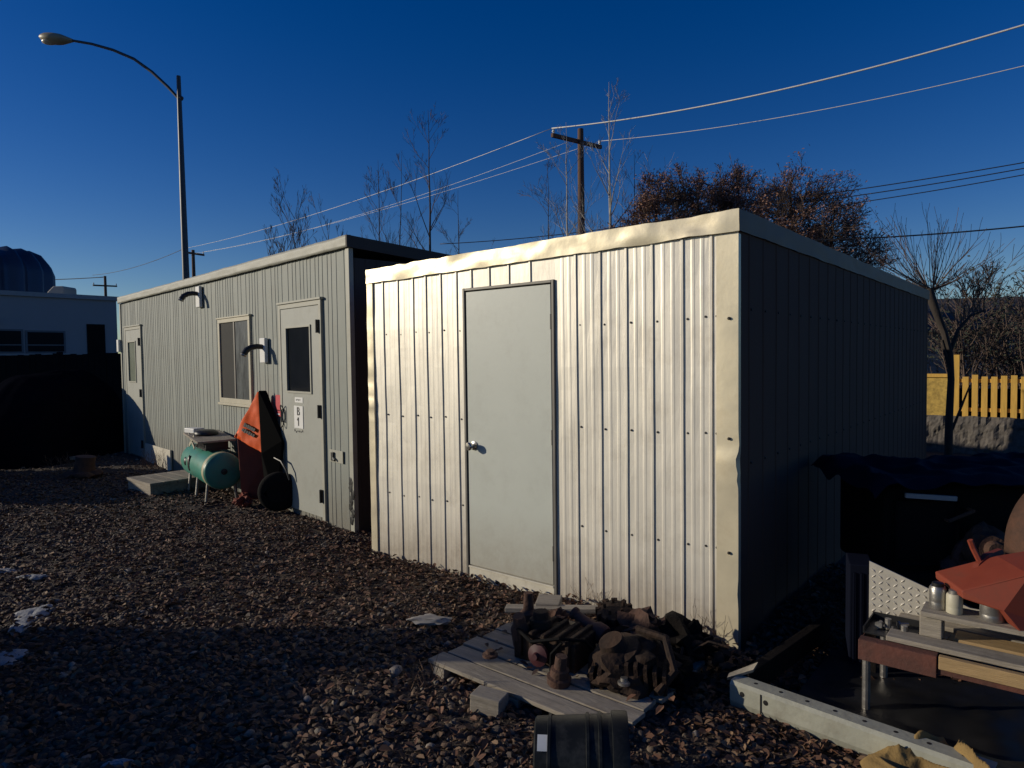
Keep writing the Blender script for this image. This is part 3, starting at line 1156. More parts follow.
for k in range(9):
    a = rnd.uniform(0, 6.28)
    s.tube([(0, 0, .05), (.12 * math.cos(a), .12 * math.sin(a), .14), (.22 * math.cos(a), .2 * math.sin(a), rnd.uniform(.0, .18))], .007, 5)
o = s.build('wiring_tangle', M['oldiron'], smooth=True)
o.location = Pw(1.06, .76, .05)
tag(o, 'dark tangle of wiring and fittings heaped by the shed corner', 'wiring')
for i, (x, y, z, r, mt, lab) in enumerate(((.30, .14, .108, .04, 'rust', 'small rusty disc lying on the bare pallet boards'), (.98, .30, .108, .03, 'steel', 'bright steel disc at the right edge of the pallet'))):
    s = MB()
    s.lathe((0, 0, 0), (0, 0, 1), [(0, r), (.012, r), (.016, r * .6), (.03, r * .55), (.031, 0)], 14)
    o = s.build('scrap_disc', M[mt], smooth=True)
    o.location = Pw(x, y, z)
    tag(o, lab, 'scrap disc')
for i, (x, y, z, sc, mt, lab) in enumerate(((.80, .74, .10, (.12, .09, .10), 'rust', 'lumpy rusted casting wedged behind the black housing'),
        (1.02, .84, .09, (.10, .12, .09), 'greasy', 'black greasy lump at the shed side of the pallet'),
        (.56, .86, .08, (.10, .08, .05), 'rustred', 'flat reddish rusted plate lump left of the toothed hub'),
        (.36, .66, .10, (.07, .07, .06), 'rust', 'knuckle of rusted iron behind the dismantled engine'),
        (1.12, .60, .06, (.11, .08, .07), 'greasy', 'dark iron lump at the right end of the pallet'))):
    s = MB()
    s.blob((0, 0, sc[2] * .6), sc, 20 + i, .9, 2.2, 3)
    s.lathe((sc[0] * .3, 0, sc[2] * .8), (.3, -.4, 1), [(0, sc[0] * .35), (sc[2] * .8, sc[0] * .3), (sc[2] * .8, sc[0] * .15), (sc[2] * 1.0, sc[0] * .15), (sc[2] * 1.0, 0)], 10)
    s.tube([(-sc[0], 0, sc[2] * .4), (-sc[0] * .2, -sc[1], sc[2] * 1.2), (sc[0], -sc[1] * .4, sc[2] * .9)], .012, 6)
    o = s.build('scrap_casting', M[mt], smooth=True)
    o.location = Pw(x, y, z)
    o.rotation_euler = (.2 * i, .1, i * 1.3)
    tag(o, lab, 'scrap iron')
s = MB()
s.box((0, 0, .038), (.15, .10, .085))
o = s.build('wood_block', M['wood'], bevel=.005)
o.location = at(489, 710)
o.rotation_euler = (0, R(3), RZ + .25)
tag(o, 'squared wood block on the gravel beside the pallet edge', 'wood block')
s = MB()
s.blob((0, 0, .02), (.13, .05, .025), 3, .5, 2, 3)
o = s.build('pale_stone', material('pale_stone_face', (.30, .28, .26), .8, 0, .3, 12), smooth=True)
o.location = at(430, 623)
o.rotation_euler = (0, 0, -.1)
tag(o, 'flat pale stone lying among the leaves before the shed', 'stone')

# black pail on its side
bk = thing('black_pail', 'ribbed black plastic pail lying on its side in front of the pallet', 'pail', at(535, 748, .15) - Vector((0, 0, .02)), -.10)
s = MB()
s.lathe((0, 0, 0), (1, 0, 0), [(0, 0), (0, .120), (.006, .128), (.05, .131), (.052, .138), (.062, .138), (.064, .132), (.19, .140), (.192, .147), (.202, .147), (.204, .141), (.235, .143), (.237, .152), (.247, .152), (.249, .144), (.285, .146), (.287, .156), (.30, .158), (.335, .158), (.345, .156), (.345, .148), (.30, .143), (.02, .120), (.019, 0)], 40)
s.build('body', material('black_pail_plastic', (.006, .008, .009), .5, 0, .3, 9, dirt=((.10, .10, .095), 8, .45), spec=.3), bk, smooth=True)
s = MB()


def lab_patch(u, v):
    a = R(-34) - u * .42
    return Vector((.015 + .045 * v, -.1335 * math.cos(a), -.1335 * math.sin(a)))


s.grid(lab_patch, 6, 2)
s.build('label', M['white'], bk)
s = MB()
s.tube([(.32 + .0 * k, .162 * math.cos(t), -.162 * math.sin(t)) for k, t in enumerate([q * math.pi / 16 for q in range(17)])], .004, 6)
s.build('handle', M['steel'], bk)

# ------------------------------------------------------------------ right-hand clutter
ch = thing('steel_channel', 'long pale painted steel channel with holes lying on the leaves', 'steel channel', at(731, 705), RZ - .10)
s = MB()
s.prism([(0, 0, 0), (0, -.012, .03), (0, -.012, .105), (0, .0, .12), (0, .075, .12), (0, .075, .112), (0, .004, .112), (0, -.004, .10), (0, -.004, .03), (0, .006, .0)], (0, 0, 0), (1.0, 0, 0))
s.cur = 1
for k in range(8):
    s.lathe((.10 + k * .115, .042, .1195), (0, 0, 1), [(0, .009), (.001, .009), (.0015, 0)], 10)
for k in range(2):
    s.lathe((.06 + k * .11, -.0115, .075), (0, -1, 0), [(0, .012), (.001, .012), (.0015, 0)], 10)
s.b2((.145, -.0145, .0), (.151, -.0125, .105))
s.build('web', [M['channel'], M['black']], ch)
s = MB()
s.prism([(.0, .08, .02), (.05, .08, .02), (.05, .08, .13), (.0, .08, .13)], (0, 0, 0), (.02, .95, 0))
s.build('cross_member', M['greasy'], ch, bevel=.004)
s = MB()
s.prism([(-.03, .02, .10), (.06, .10, .14), (.05, .17, .15), (-.04, .06, .105)], (0, 0, 0), (0, 0, .012))
s.build('gusset', M['steel'], ch)

Bc = at(858, 660, .24)
Bc.z = 0
BR = RZ


def Bw(x, y, z=0.):
    return Bc + AX * x + AY * y + Vector((0, 0, z))


bn = thing('scrap_bench', 'low rusty steel bench frame carrying old planks at the right edge', 'bench', Bc, BR)
s = MB()
s.b2((0, 0, .245), (.30, .008, .335))
s.b2((0, .0085, .327), (.30, .06, .335))
s.b2((0, .0085, .245), (.006, .42, .326))
s.b2((.30, .012, .26), (1.4, .02, .30))
s.b2((0, .42, .245), (1.4, .428, .335))
s.build('angle_frame', M['rustred'], bn, bevel=.002)
for (x, y) in ((.03, .02), (.03, .40), (1.3, .02), (1.3, .40)):
    s = MB()
    s.tube([(x, y, -.05), (x, y, .25)], .017, 10)
    s.build('leg', M['steel'], bn)
pl = (
    (.10, .075, .342, 1.25, .11, .022, 'wood', 'pale grey plank along the rusty front of the bench'),
    (.31, -.004, .300, 1.1, .030, .055, 'woody', 'yellowish plank on edge at the front of the bench'),
    (.30, .045, .262, 1.1, .08, .028, 'wood', 'dull plank under the yellowish plank of the bench'),
    (.34, .215, .342, 1.0, .12, .022, 'woody', 'plank lying in shadow between the bench and its upper shelf'),
    (.10, .35, .342, 1.0, .12, .022, 'wood', 'dark weathered plank at the back of the bench'),
)
for (x, y, z, L, w, t, mt, lab) in pl:
    s = MB()
    s.b2((0, 0, 0), (L, w, t))
    o = s.build('plank', M[mt], bevel=.003)
    o.location = Bw(x, y - .02, z - .005)
    o.rotation_euler = (0, 0, BR)
    tag(o, lab, 'plank')
s = MB()
s.b2((0, 0, 0), (1.0, .16, .022))
o = s.build('shelf_plank', M['wood'], bevel=.003)
o.location = Bw(.22, .13, .452)
o.rotation_euler = (0, 0, BR)
tag(o, 'raised grey plank carrying the tins at the right edge', 'plank')
for (x, lab) in ((.215, 'grey wood block propping the left end of the tin plank'), (1.0, 'wood block propping the far end of the tin plank')):
    s = MB()
    s.b2((0, 0, 0), (.085, .10, .093))
    o = s.build('prop_block', M['wood'], bevel=.004)
    o.location = Bw(x, .15, .3585)
    o.rotation_euler = (0, 0, BR)
    tag(o, lab, 'wood block')
tins = ((.275, .22, .034, .10, 'steel', 'small tin with a dark cap, leftmost on the raised plank'), (.34, .20, .032, .085, 'cream', 'cream coloured tin second along the raised plank'),
        (.475, .20, .045, .085, 'steel', 'wide silver tin under the orange deck'))
for i, (x, y, r, h, mt, lab) in enumerate(tins):
    t_ = thing('tin', lab, 'tin', Bw(x, y, .4745))
    s = MB()
    s.lathe((0, 0, 0), (0, 0, 1), [(0, 0), (0, r * .97), (.004, r), (h * .3, r), (h * .32, r * .985), (h * .36, r), (h * .9, r), (h * .96, r * .9), (h, r * .85), (h, 0)], 20)
    s.build('body', M[mt], t_, smooth=True)
    s = MB()
    s.lathe((0, 0, h + .0005), (0, 0, 1), [(0, r * .7), (.014, r * .7), (.016, r * .6), (.016, 0)], 16)
    s.build('lid', M['black' if i == 0 else 'steel'], t_, smooth=True)
rnd = random.Random(6)
for k in range(4):
    s = MB()
    r = .010 + .004 * (k % 2)
    s.tube([(0, 0, 0), (0, 0, .008)], r * 1.7, 6)
    s.tube([(0, 0, .008), (0, 0, .045)], r, 8)
    o = s.build('bolt', M['steel'])
    o.location = Bw(.05 + .035 * k, .16 + .03 * (k % 3), .338 if k != 1 else .345)
    o.rotation_euler = (R(90) if k in (0, 2) else 0, 0, rnd.uniform(0, 3))
    if k in (0, 2):
        o.location.z = .36
    tag(o, 'shiny loose bolt on the dark tray at the bench corner', 'bolt', 'loose bolts at the bench corner')
s = MB()
s.b2((.0, .09, .336), (.20, .30, .342))
s.b2((.0, .09, .342), (.006, .30, .366))
s.b2((.0, .294, .3425), (.20, .30, .372))
o = s.build('parts_tray', M['black'])
o.location = Bc
o.rotation_euler = (0, 0, BR)
tag(o, 'shallow black parts tray on the corner of the rusty bench', 'tray')

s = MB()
def shade_surface(u, v):
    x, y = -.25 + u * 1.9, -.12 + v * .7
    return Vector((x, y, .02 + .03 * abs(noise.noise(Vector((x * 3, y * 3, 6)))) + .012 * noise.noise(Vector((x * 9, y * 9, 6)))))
s.grid(shade_surface, 60, 34)
o = s.build('shade_sheet', M['black'], smooth='all')  # black sheet added to stand for the deep shade under the bench
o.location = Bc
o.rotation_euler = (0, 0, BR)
tag(o, 'black sheet added on the ground as the shade under the rusty bench', 'shade sheet')
# tread-plate panel
Dc = far(869, 600, 3.32)
Dc.z = 0
tb = thing('tread_plate_panel', 'bright steel tread plate panel with a sloping top, standing behind the bench', 'steel panel', Dc, BR)
s = MB()
top = lambda x: .585 - .34 * x if x < .42 else .442
s.prism([(0, 0, .275), (.72, 0, .275), (.72, 0, .442), (.42, 0, .442), (0, 0, .585)], (0, 0, 0), (0, .007, 0))
for i in range(23):
    for j in range(12):
        a = .785 if (i + j) % 2 else -.785
        c = Vector((.02 + i * .0315, -.0008, .285 + j * .0285))
        if c.z > top(c.x) - .018:
            continue
        m3 = Matrix.Rotation(a, 3, 'Y')
        vs = [m3 @ Vector(q) for q in ((-.015, 0, 0), (0, 0, -.0055), (.015, 0, 0), (0, 0, .0055), (0, -.005, 0))]
        s.add([c + v for v in vs], [(0, 1, 4), (1, 2, 4), (2, 3, 4), (3, 0, 4)])
s.build('plate', M['diamond'], tb)
s = MB()
s.b2((.0, .008, -.03), (.03, .038, .57))
s.build('bracket', M['greasy'], tb)
s = MB()
s.b2((.66, .008, -.03), (.69, .038, .43))
s.build('bracket', M['greasy'], tb)
Dm = far(884, 560, 3.86)
Dm.z = 0
hb = thing('black_machine', 'bulky dark machine under a blue tarp in the shade of the shed', 'machine', Dm, -.06)
s = MB()
s.b2((0, 0, .30), (.95, .62, .84))
s.b2((.06, -.05, .16), (.30, .5, .36))
s.b2((.55, -.09, .10), (.90, .5, .52))
s.b2((.04, -.016, .40), (.40, -.0005, .78))
s.build('housing', M['greasy'], hb, bevel=.03, seg=3)
s = MB()
s.tube([(.33, -.05, .66), (.46, -.06, .72)], .011, 8)
s.tube([(.33, -.05, .66), (.33, -.0, .66)], .009, 8)
s.tube([(.46, -.06, .72), (.46, -.0, .72)], .009, 8)
s.build('handle', M['rust'], hb)
s = MB()
s.lathe((.48, -.02, .44), (.1, -1, 0), [(0, .13), (.03, .14), (.05, .12), (.05, .06), (.09, .05), (.09, 0)], 20)
for k in range(4):
    s.blob((.34 + .07 * k, -.05, .40 + .03 * math.sin(k * 3)), (.06, .05, .05), k + 2, .6, 2.5, 2)
s.build('casting', M['rustred'], hb, smooth=True)
for k in range(3):
    s = MB()
    s.tube([(.62 + .05 * k, -.10, .70 - .05 * k), (.58 + .07 * k, -.18, .55), (.50 + .08 * k, -.14, .42), (.42 + .1 * k, -.04, .36)], .014, 8)
    s.build('hose', M['blacksoft'], hb, smooth=True)
s = MB()


def tarp(u, v):
    x, y = -.10 + u * 1.38, -.10 + v * .95
    wq = Vector((x * 3 + .5 * noise.noise(Vector((x * 4, y * 4, 3))), y * 3, 7))
    e = .05 * (1 - 2 * abs(noise.noise(wq))) + .025 * noise.noise(Vector((x * 8, y * 8, 5)))
    drop = 1.2 * max(0, -x - .02) ** 1.1 + .5 * max(0, -.02 - y)
    return Vector((x, y, .875 + e - drop))


s.grid(tarp, 80, 54)
o = s.build('blue_tarp', M['tarp'], smooth='all')
o.location = Dm
o.rotation_euler = (0, 0, -.06)
tag(o, 'creased dark blue tarp spread over the black machine', 'tarp')
s = MB()
s.box((0, 0, 0), (.28, .02, .028))
o = s.build('grey_batten', M['bldgtrim'], bevel=.003)
o.location = Dm + Vector((.22, -.075, .80))
o.rotation_euler = (0, R(4), -.06)
tag(o, 'short pale grey batten along the front hem of the blue tarp', 'batten')
s = MB()
s.b2((0, 0, -.04), (.11, .22, .54))
for k in range(3):
    s.b2((.012 + k * .034, -.006, .03), (.03 + k * .034, -.0002, .5))
o = s.build('blue_sheet_metal', M['blue'], bevel=.006)
o.location = far(849, 600, 3.42)
o.location.z = 0
o.rotation_euler = (0, 0, BR + .3)
tag(o, 'dark blue upright sheet metal left of the bright tread plate', 'panel')

# orange machine deck and rusty fender
od = thing('mower_deck', 'orange painted steel machine deck with a pointed wing above the tins', 'machine deck', far(962, 596, 2.86), 0)
O0 = od.location.copy()
q = lambda px, py, Y: far(px, py, Y) - O0
s = MB()
front = [q(962, 591, 2.86), q(1030, 575, 2.75), q(1120, 560, 2.7), q(1120, 650, 2.68), q(1020, 632, 2.72), q(1003, 612, 2.76), q(963, 599, 2.86)]
s.prism(front, (0, 0, 0), (.02, .22, .015))
s.build('wing', M['deckred'], od, bevel=.006)
s = MB()
s.tube([q(968, 588, 2.93), q(978, 566, 2.98), q(986, 558, 3.0), q(1000, 552, 3.05)], [.018, .02, .022, .018], 6)
s.tube([q(982, 566, 2.98), q(973, 548, 3.0), q(970, 540, 3.0)], .012, 6)
s.build('mounting_arm', M['deckred'], od)
s = MB()
s.lathe(q(1005, 572, 3.02), (.3, 1, 0), [(0, .05), (.03, .06), (.06, .06), (.08, .04), (.14, .03), (.14, 0)], 14)
s.lathe(q(990, 584, 3.05), (1, .2, 0), [(0, .03), (.05, .04), (.09, .04), (.12, .02), (.12, 0)], 12)
s.build('gearbox', M['greasy'], od, smooth=True)
fd = MB()


def fend(u, v):
    a = R(95 - 100 * u)
    c = far(1092, 560, 3.15)
    rr = .30
    return c + Vector((-rr * math.sin(a) * .8, v * .24, rr * (math.cos(a)) + .05 * u))


fd.grid(fend, 18, 4)
fo = fd.build('rusty_fender', M['rust'], smooth='all')
md = fo.modifiers.new('thick', 'SOLIDIFY')
md.thickness = .006
tag(fo, 'curved rusty brown fender rising behind the orange deck', 'fender')
s = MB()
s.blob((0, 0, 0), (.09, .10, .12), 4, .5, 2, 3)
s.lathe((-.02, -.06, .0), (-.2, -1, .1), [(0, .07), (.05, .07), (.05, .05), (.09, .04), (.09, 0)], 14)
o = s.build('rusty_motor', M['rust'], smooth=True)
o.location = far(985, 545, 3.72)
tag(o, 'rounded rusty motor beside the tarp covered machine', 'motor')
# yellow canvas at the bottom
s = MB()


def canv(u, v):
    x, y = (u - .5) * .70, (v - .5) * .46
    wq = Vector((x * 4 + .6 * noise.noise(Vector((x * 5, y * 5, 3))), y * 4 + .6 * noise.noise(Vector((x * 5, y * 5, 8))), 0))
    rg = 1 - abs(noise.noise(wq)) * 2.4
    r2 = 1 - abs(noise.noise(wq * 2.6 + Vector((3, 3, 3)))) * 2
    r3 = noise.noise(wq * 7)
    edge = max(abs(u - .5), abs(v - .5)) * 2
    return Vector((x + .04 * noise.noise(Vector((x * 9, y * 9, 1))), y + .04 * noise.noise(Vector((x * 9, y * 9, 4))), .01 + (max(0, rg) ** 1.6 * .075 + max(0, r2) * .030 + r3 * .008) * (1 - .7 * edge ** 3) + .05 * (1 - edge ** 2)))


s.grid(canv, 130, 90)
o = s.build('canvas_sheet', M['canvas'], smooth='all')
o.location = at(972, 792)
o.rotation_euler = (0, 0, -.45)
tag(o, 'crumpled yellow tan canvas on the ground at the bottom edge', 'canvas')

# snow
for i, (px, py, rx, ry, lab) in enumerate(((30, 618, .10, .30, 'largest patch of old snow on the gravel at the left edge'), (8, 566, .14, .07, 'small snow patch beyond the largest one, at the very edge'),
                                          (30, 575, .11, .05, 'thin snow sliver just beyond the largest snow patch'), (121, 757, .07, .035, 'little scrap of snow on the near gravel'), (10, 655, .13, .12, 'bluish snow patch in the shadow just nearer than the largest one'))):
    s = MB()
    for k in range(5):
        a = random.Random(i * 10 + k)
        s.blob((a.uniform(-.5, .5) * rx, a.uniform(-.6, .6) * ry, .0), (rx * a.uniform(.4, .75), ry * a.uniform(.3, .6), .016), i * 5 + k, .5, 2.5, 3)
    o = s.build('snow_patch', M['snow'], smooth=True)
    o.location = at(px, py)
    o.location.z = gz(o.location.x, o.location.y) + .01
    o.rotation_euler = (0, 0, R(25) if i == 0 else 0)
    tag(o, lab, 'snow', 'snow patches')


# ------------------------------------------------------------------ background: buildings, fences
bl = thing('flat_roofed_building', 'long white flat roofed building in shade at the left', 'building', (-16.7, 22, 0), math.atan2(.773, .634))
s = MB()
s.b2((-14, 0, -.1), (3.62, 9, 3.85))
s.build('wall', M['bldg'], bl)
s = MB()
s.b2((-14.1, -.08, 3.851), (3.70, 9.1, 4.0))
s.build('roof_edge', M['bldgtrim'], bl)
for (x0, x1, z0, z1) in ((.0, .72, 1.95, 2.75), (.78, 1.95, 1.95, 2.72)):
    s = MB()
    s.b2((x0, -.03, z0), (x1, .02, z1))
    w = s.build('window', M['housewall'], bl)
    s = MB()
    s.b2((x0 + .06, -.04, z0 + .3), (x1 - .06, -.031, z1 - .06))
    s.b2((x0 + .06, -.04, z0 + .06), (x1 - .06, -.031, z0 + .26))
    s.build('pane', M['dimglass'], w)
s = MB()
s.b2((-.4, -.06, 1.86), (2.0, .02, 1.94))
s.build('sill', M['bldgtrim'], bl)
s = MB()
s.b2((2.62, -.03, -.1), (3.2, .02, 2.98))
s.build('door', M['darkwood'], bl)
s = MB()
s.b2((-.6, -.4, 2.95), (-.1, -.0, 3.1))
s.build('awning', M['bldgtrim'], bl)
s = MB()
c = far(59, 297, 27)
s.prism([Vector((-.32, 0, -.35)), Vector((.40, 0, -.35)), Vector((.40, 0, .32)), Vector((.36, 0, .40)), Vector((-.02, 0, .40)), Vector((-.25, 0, .18))], (0, -.3, 0), (0, .5, 0))
o = s.build('roof_unit', M['vent'], bevel=.03)
o.location = c
tag(o, 'small beige vent hood standing on the white building roof', 'roof vent')
s = MB()
c = far(-22, 300, 30)
prof = [(0, 2.75), (c.z + 1.2, 2.75), (c.z + 1.6, 2.62), (c.z + 1.92, 2.32), (c.z + 2.12, 1.9), (c.z + 2.2, 1.2), (c.z + 2.2, 0)]
pr2 = []
nseg = 216
vs, fs = [], []
for j, (h, r) in enumerate(prof):
    for k in range(nseg):
        t = 2 * math.pi * k / nseg
        rb = r * (1 + .05 * math.cos(t * 18))
        vs.append(Vector((rb * math.cos(t), rb * math.sin(t), h + (.12 * math.cos(t * 18) if j in (3, 4) else 0))))
for j in range(len(prof) - 1):
    for k in range(nseg):
        fs.append((j * nseg + k, j * nseg + (k + 1) % nseg, (j + 1) * nseg + (k + 1) % nseg, (j + 1) * nseg + k))
s.add(vs, fs)
o = s.build('storage_tank', M['dome'], smooth='all')
o.location = (c.x, c.y, 0)
tag(o, 'tall dark blue ribbed tank with rounded shoulders behind the white building', 'tank')

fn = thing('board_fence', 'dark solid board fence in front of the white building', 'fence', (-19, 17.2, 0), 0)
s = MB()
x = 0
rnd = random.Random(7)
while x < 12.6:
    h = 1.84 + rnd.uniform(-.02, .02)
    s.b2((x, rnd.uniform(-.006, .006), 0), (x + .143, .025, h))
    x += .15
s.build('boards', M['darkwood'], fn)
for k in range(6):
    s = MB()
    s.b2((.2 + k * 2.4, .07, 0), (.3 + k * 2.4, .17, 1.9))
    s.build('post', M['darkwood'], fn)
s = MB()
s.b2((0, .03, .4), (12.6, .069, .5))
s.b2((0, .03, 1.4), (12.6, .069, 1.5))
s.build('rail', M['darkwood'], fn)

# yellow fence on its retaining wall
F0 = far(925, 400, 11.35)
F0.z = 0
rw = MB()


def rwf(u, v):
    x = -.6 + u * 4.4
    y = -.12 - .10 * (1 - v) + .05 * noise.noise(Vector((x * 6, v * 3, 1))) + .03 * noise.noise(Vector((x * 17, v * 8, 1)))
    return Vector((x, y, -.08 + v * .65 + .02 * noise.noise(Vector((x * 5, 0, 2)))))


rw.grid(rwf, 130, 14)
rw.b2((-.6, -.09, -.08), (3.8, .45, .545))
wl = rw.build('retaining_wall', M['concrete'])
wl.location = F0
wl.rotation_euler = (0, 0, RZ)
tag(wl, 'low rough concrete retaining wall below the yellow fence', 'wall')
yf = thing('picket_fence', 'new yellow wooden fence with vertical pickets and a plain end board', 'fence', F0 + Vector((0, 0, .15)), RZ)
s = MB()
s.b2((-.55, -.02, .40), (.36, .0, 1.04))
s.build('end_board', M['osb'], yf)
s = MB()
s.b2((-.55, -.05, 1.041), (.36, .03, 1.10))
s.build('end_cap', M['fencewood'], yf, bevel=.004)
for z in (.52, .99):
    s = MB()
    s.b2((.361, .002, z - .03), (3.6, .035, z + .03))
    s.build('rail', M['fencewood'], yf)
for k in range(25):
    s = MB()
    h = 1.07 if k != 0 else 1.40
    s.b2((.40 + k * .127, -.022 - .004 * (k % 3), .395), (.482 + k * .127, .0, h + random.Random(k).uniform(-.022, .018)))
    s.build('picket', M['fencewood'], yf, bevel=.003)
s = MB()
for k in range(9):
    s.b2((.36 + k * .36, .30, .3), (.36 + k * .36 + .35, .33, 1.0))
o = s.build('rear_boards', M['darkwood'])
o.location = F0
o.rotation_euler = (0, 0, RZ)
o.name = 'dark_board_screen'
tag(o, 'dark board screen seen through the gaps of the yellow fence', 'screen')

hs_ = thing('distant_house', 'dark house in shade beyond the yellow fence', 'house', far(985, 350, 28), -.25)
hs_.location.z = 0
s = MB()
s.b2((-2.2, 0, -.1), (9, 6, 2.4))
s.build('wall', M['housewall'], hs_)
s = MB()
s.prism([(-2.5, -.4, 2.4), (9.3, -.4, 2.4), (9.3, 3, 3.9), (-2.5, 3, 3.9)], (0, 0, 0), (0, 0, .12))
s.prism([(-2.5, 6.4, 2.4), (9.3, 6.4, 2.4), (9.3, 3.01, 3.9), (-2.5, 3.01, 3.9)], (0, 0, 0), (0, 0, .12))
s.build('roof', M['roofshingle'], hs_)
s = MB()
s.b2((1.6, -.03, .9), (2.6, .02, 1.9))
w = s.build('window', M['white'], hs_)
s = MB()
s.b2((1.68, -.04, .98), (2.52, -.031, 1.82))
s.build('pane', M['glass'], w)

# ------------------------------------------------------------------ street lamp, poles and cables
base = far(187, 280, 20.)
L_top = far(178, 75, 20.)
lp = thing('street_lamp', 'tall dark street lamp with a long curved arm behind the trailer', 'street lamp', (base.x, 20., 0), 0)
lpx = lambda px, py: far(px, py, 20.) - Vector((base.x, 20., 0))
s = MB()
s.tube([(0, 0, 0), lpx(183, 200), lpx(178.5, 76)], [.12, .085, .058], 12)
s.build('pole', M['lamppole'], lp, smooth=True)
s = MB()
s.tube([lpx(180, 101), lpx(178, 98), lpx(168, 87), lpx(152, 72), (lpx(134, 59)), lpx(113, 50), lpx(92, 44), lpx(72, 40.5)], [.04, .04, .045, .045, .042, .04, .037, .035], 10)
s.tube([lpx(182, 99), lpx(179, 97)], .07, 8)
s.build('arm', M['lamppole'], lp, smooth=True)
s = MB()
a_, b_ = lpx(73, 40.5), lpx(39, 36.5)
d = (b_ - a_)
n_ = 14
for_pts = [a_ + d * (k / n_) for k in range(n_ + 1)]
s.tube(for_pts, [.05, .075, .10, .125, .15, .17, .18, .185, .185, .18, .17, .155, .13, .09, .02], 14)
for i in range(len(s.v)):
    v = s.v[i]
    c0 = a_ + d * max(0, min(1, (v - a_).dot(d) / d.length_squared))
    off = v - c0
    s.v[i] = c0 + Vector((off.x, off.y, off.z * (.75 if off.z > 0 else .95)))
s.build('lamp_head', M['lamphead'], lp, smooth=True)
s = MB()
s.blob(a_ + d * .68 + Vector((0, 0, -.10)), (.24, .13, .10), 1, .02, 1, 3)
s.build('lens', material('frosted_lens', (.55, .48, .36), .25, 0, .1, 5), lp, smooth=True)


def utility_pole(px, pytop, Y, armL, armR, dz, label, z_arm_drop=.6):
    t = far(px, pytop, Y)
    p = thing('utility_pole', label, 'utility pole', (t.x, t.y, 0), 0, 'utility poles along the line')
    s = MB()
    s.tube([(0, 0, 0), (0, 0, t.z * .5), (0, 0, t.z)], [.20, .17, .13], 10)
    s.build('pole', M['pole'], p, smooth=True)
    a = far(*armL) - Vector((t.x, t.y, 0))
    b = far(*armR) - Vector((t.x, t.y, 0))
    s = MB()
    dd = (b - a).normalized()
    nrm = Vector((0, 0, 1)).cross(dd).normalized() * .06
    s.add([a + nrm, a - nrm, a - nrm + Vector((0, 0, .16)), a + nrm + Vector((0, 0, .16)), b + nrm, b - nrm, b - nrm + Vector((0, 0, .16)), b + nrm + Vector((0, 0, .16))],
          [(0, 1, 2, 3), (4, 5, 6, 7), (0, 1, 5, 4), (1, 2, 6, 5), (2, 3, 7, 6), (3, 0, 4, 7)])
    s.build('crossarm', M['pole'], p)
    for e in (.03, .97):
        c = a.lerp(b, e) + Vector((0, 0, .16))
        s = MB()
        s.lathe(c, (0, 0, 1), [(0, .03), (.05, .035), (.07, .07), (.10, .07), (.13, .04), (.18, .06), (.21, .03), (.21, 0)], 10)
        s.build('insulator', M['white'], p, smooth=True)
    return Vector((t.x, t.y, 0)) + a + Vector((0, 0, .36)), Vector((t.x, t.y, 0)) + b + Vector((0, 0, .36)), t


pA0, pA1, pAt = utility_pole(580.5, 129, 30., (552, 137, 28.8), (601, 149, 31.2), 0, 'nearest wooden utility pole, rising behind the pale shed')
pB0, pB1, pBt = utility_pole(193, 250, 58., (184, 253, 57.), (204, 256, 59.2), 0, 'distant utility pole seen just right of the street lamp')
pC0, pC1, pCt = utility_pole(105, 276, 74., (93, 286, 73.), (117, 287, 75.), 0, 'farthest utility pole, above the white building roof')


def cable(a, b, sag, r, mat, label, n=28, group=None):
    a, b = Vector(a), Vector(b)
    s = MB()
    pts = []
    for k in range(n + 1):
        t = k / n
        pts.append(a.lerp(b, t) - Vector((0, 0, sag * 4 * t * (1 - t))))
    s.tube(pts, r, 6)
    o = s.build('overhead_cable', M[mat], smooth='all')
    return tag(o, label, 'cable', group)


cable(pA0, far(1180, -24, 16.5), .55, .026, 'wirelit', 'bright thick cable rising from the near pole to the upper right')
cable(pA1, far(1180, 26, 18.5), .45, .013, 'wirelit', 'thinner bright cable running right just below the thick one')
cable(pA0, pB0, .5, .013, 'wirelit', 'bright cable running from the near pole down to the left')
cable(pAt + Vector((0, 0, -.35)), pBt + Vector((0, 0, -.3)), .7, .009, 'wirelit', 'faint middle cable left of the near pole, close under the bright one')
cable(pA1, pB1, .5, .009, 'wirelit', 'lowest faint cable falling left from the near pole crossarm')
cable(pB0, pC0 + Vector((0, 0, .8)), .4, .022, 'wiredark', 'thin cable between the two far poles')
cable(far(105, 277, 74), far(-60, 278, 80), .3, .045, 'wiredark', 'dark cable running left from the farthest pole')
cable(far(660, 214, 46), far(1120, 145, 36), .3, .03, 'wiredark', 'uppermost dark cable of the bundle at the upper right')
cable(far(660, 218, 46), far(1120, 150, 36), .4, .03, 'wiredark', 'middle dark cable of the bundle at the upper right')
cable(far(660, 226, 46), far(1120, 156, 36), .4, .028, 'wiredark', 'lowest dark cable of the bundle at the upper right')
cable(far(790, 241, 24), far(1120, 215, 22), .15, .026, 'wiredark', 'single dark cable crossing above the crooked tree')
cable(far(440, 244, 50), far(700, 214, 46), .3, .03, 'wiredark', 'dark cable just above the shed roof left of the pole')


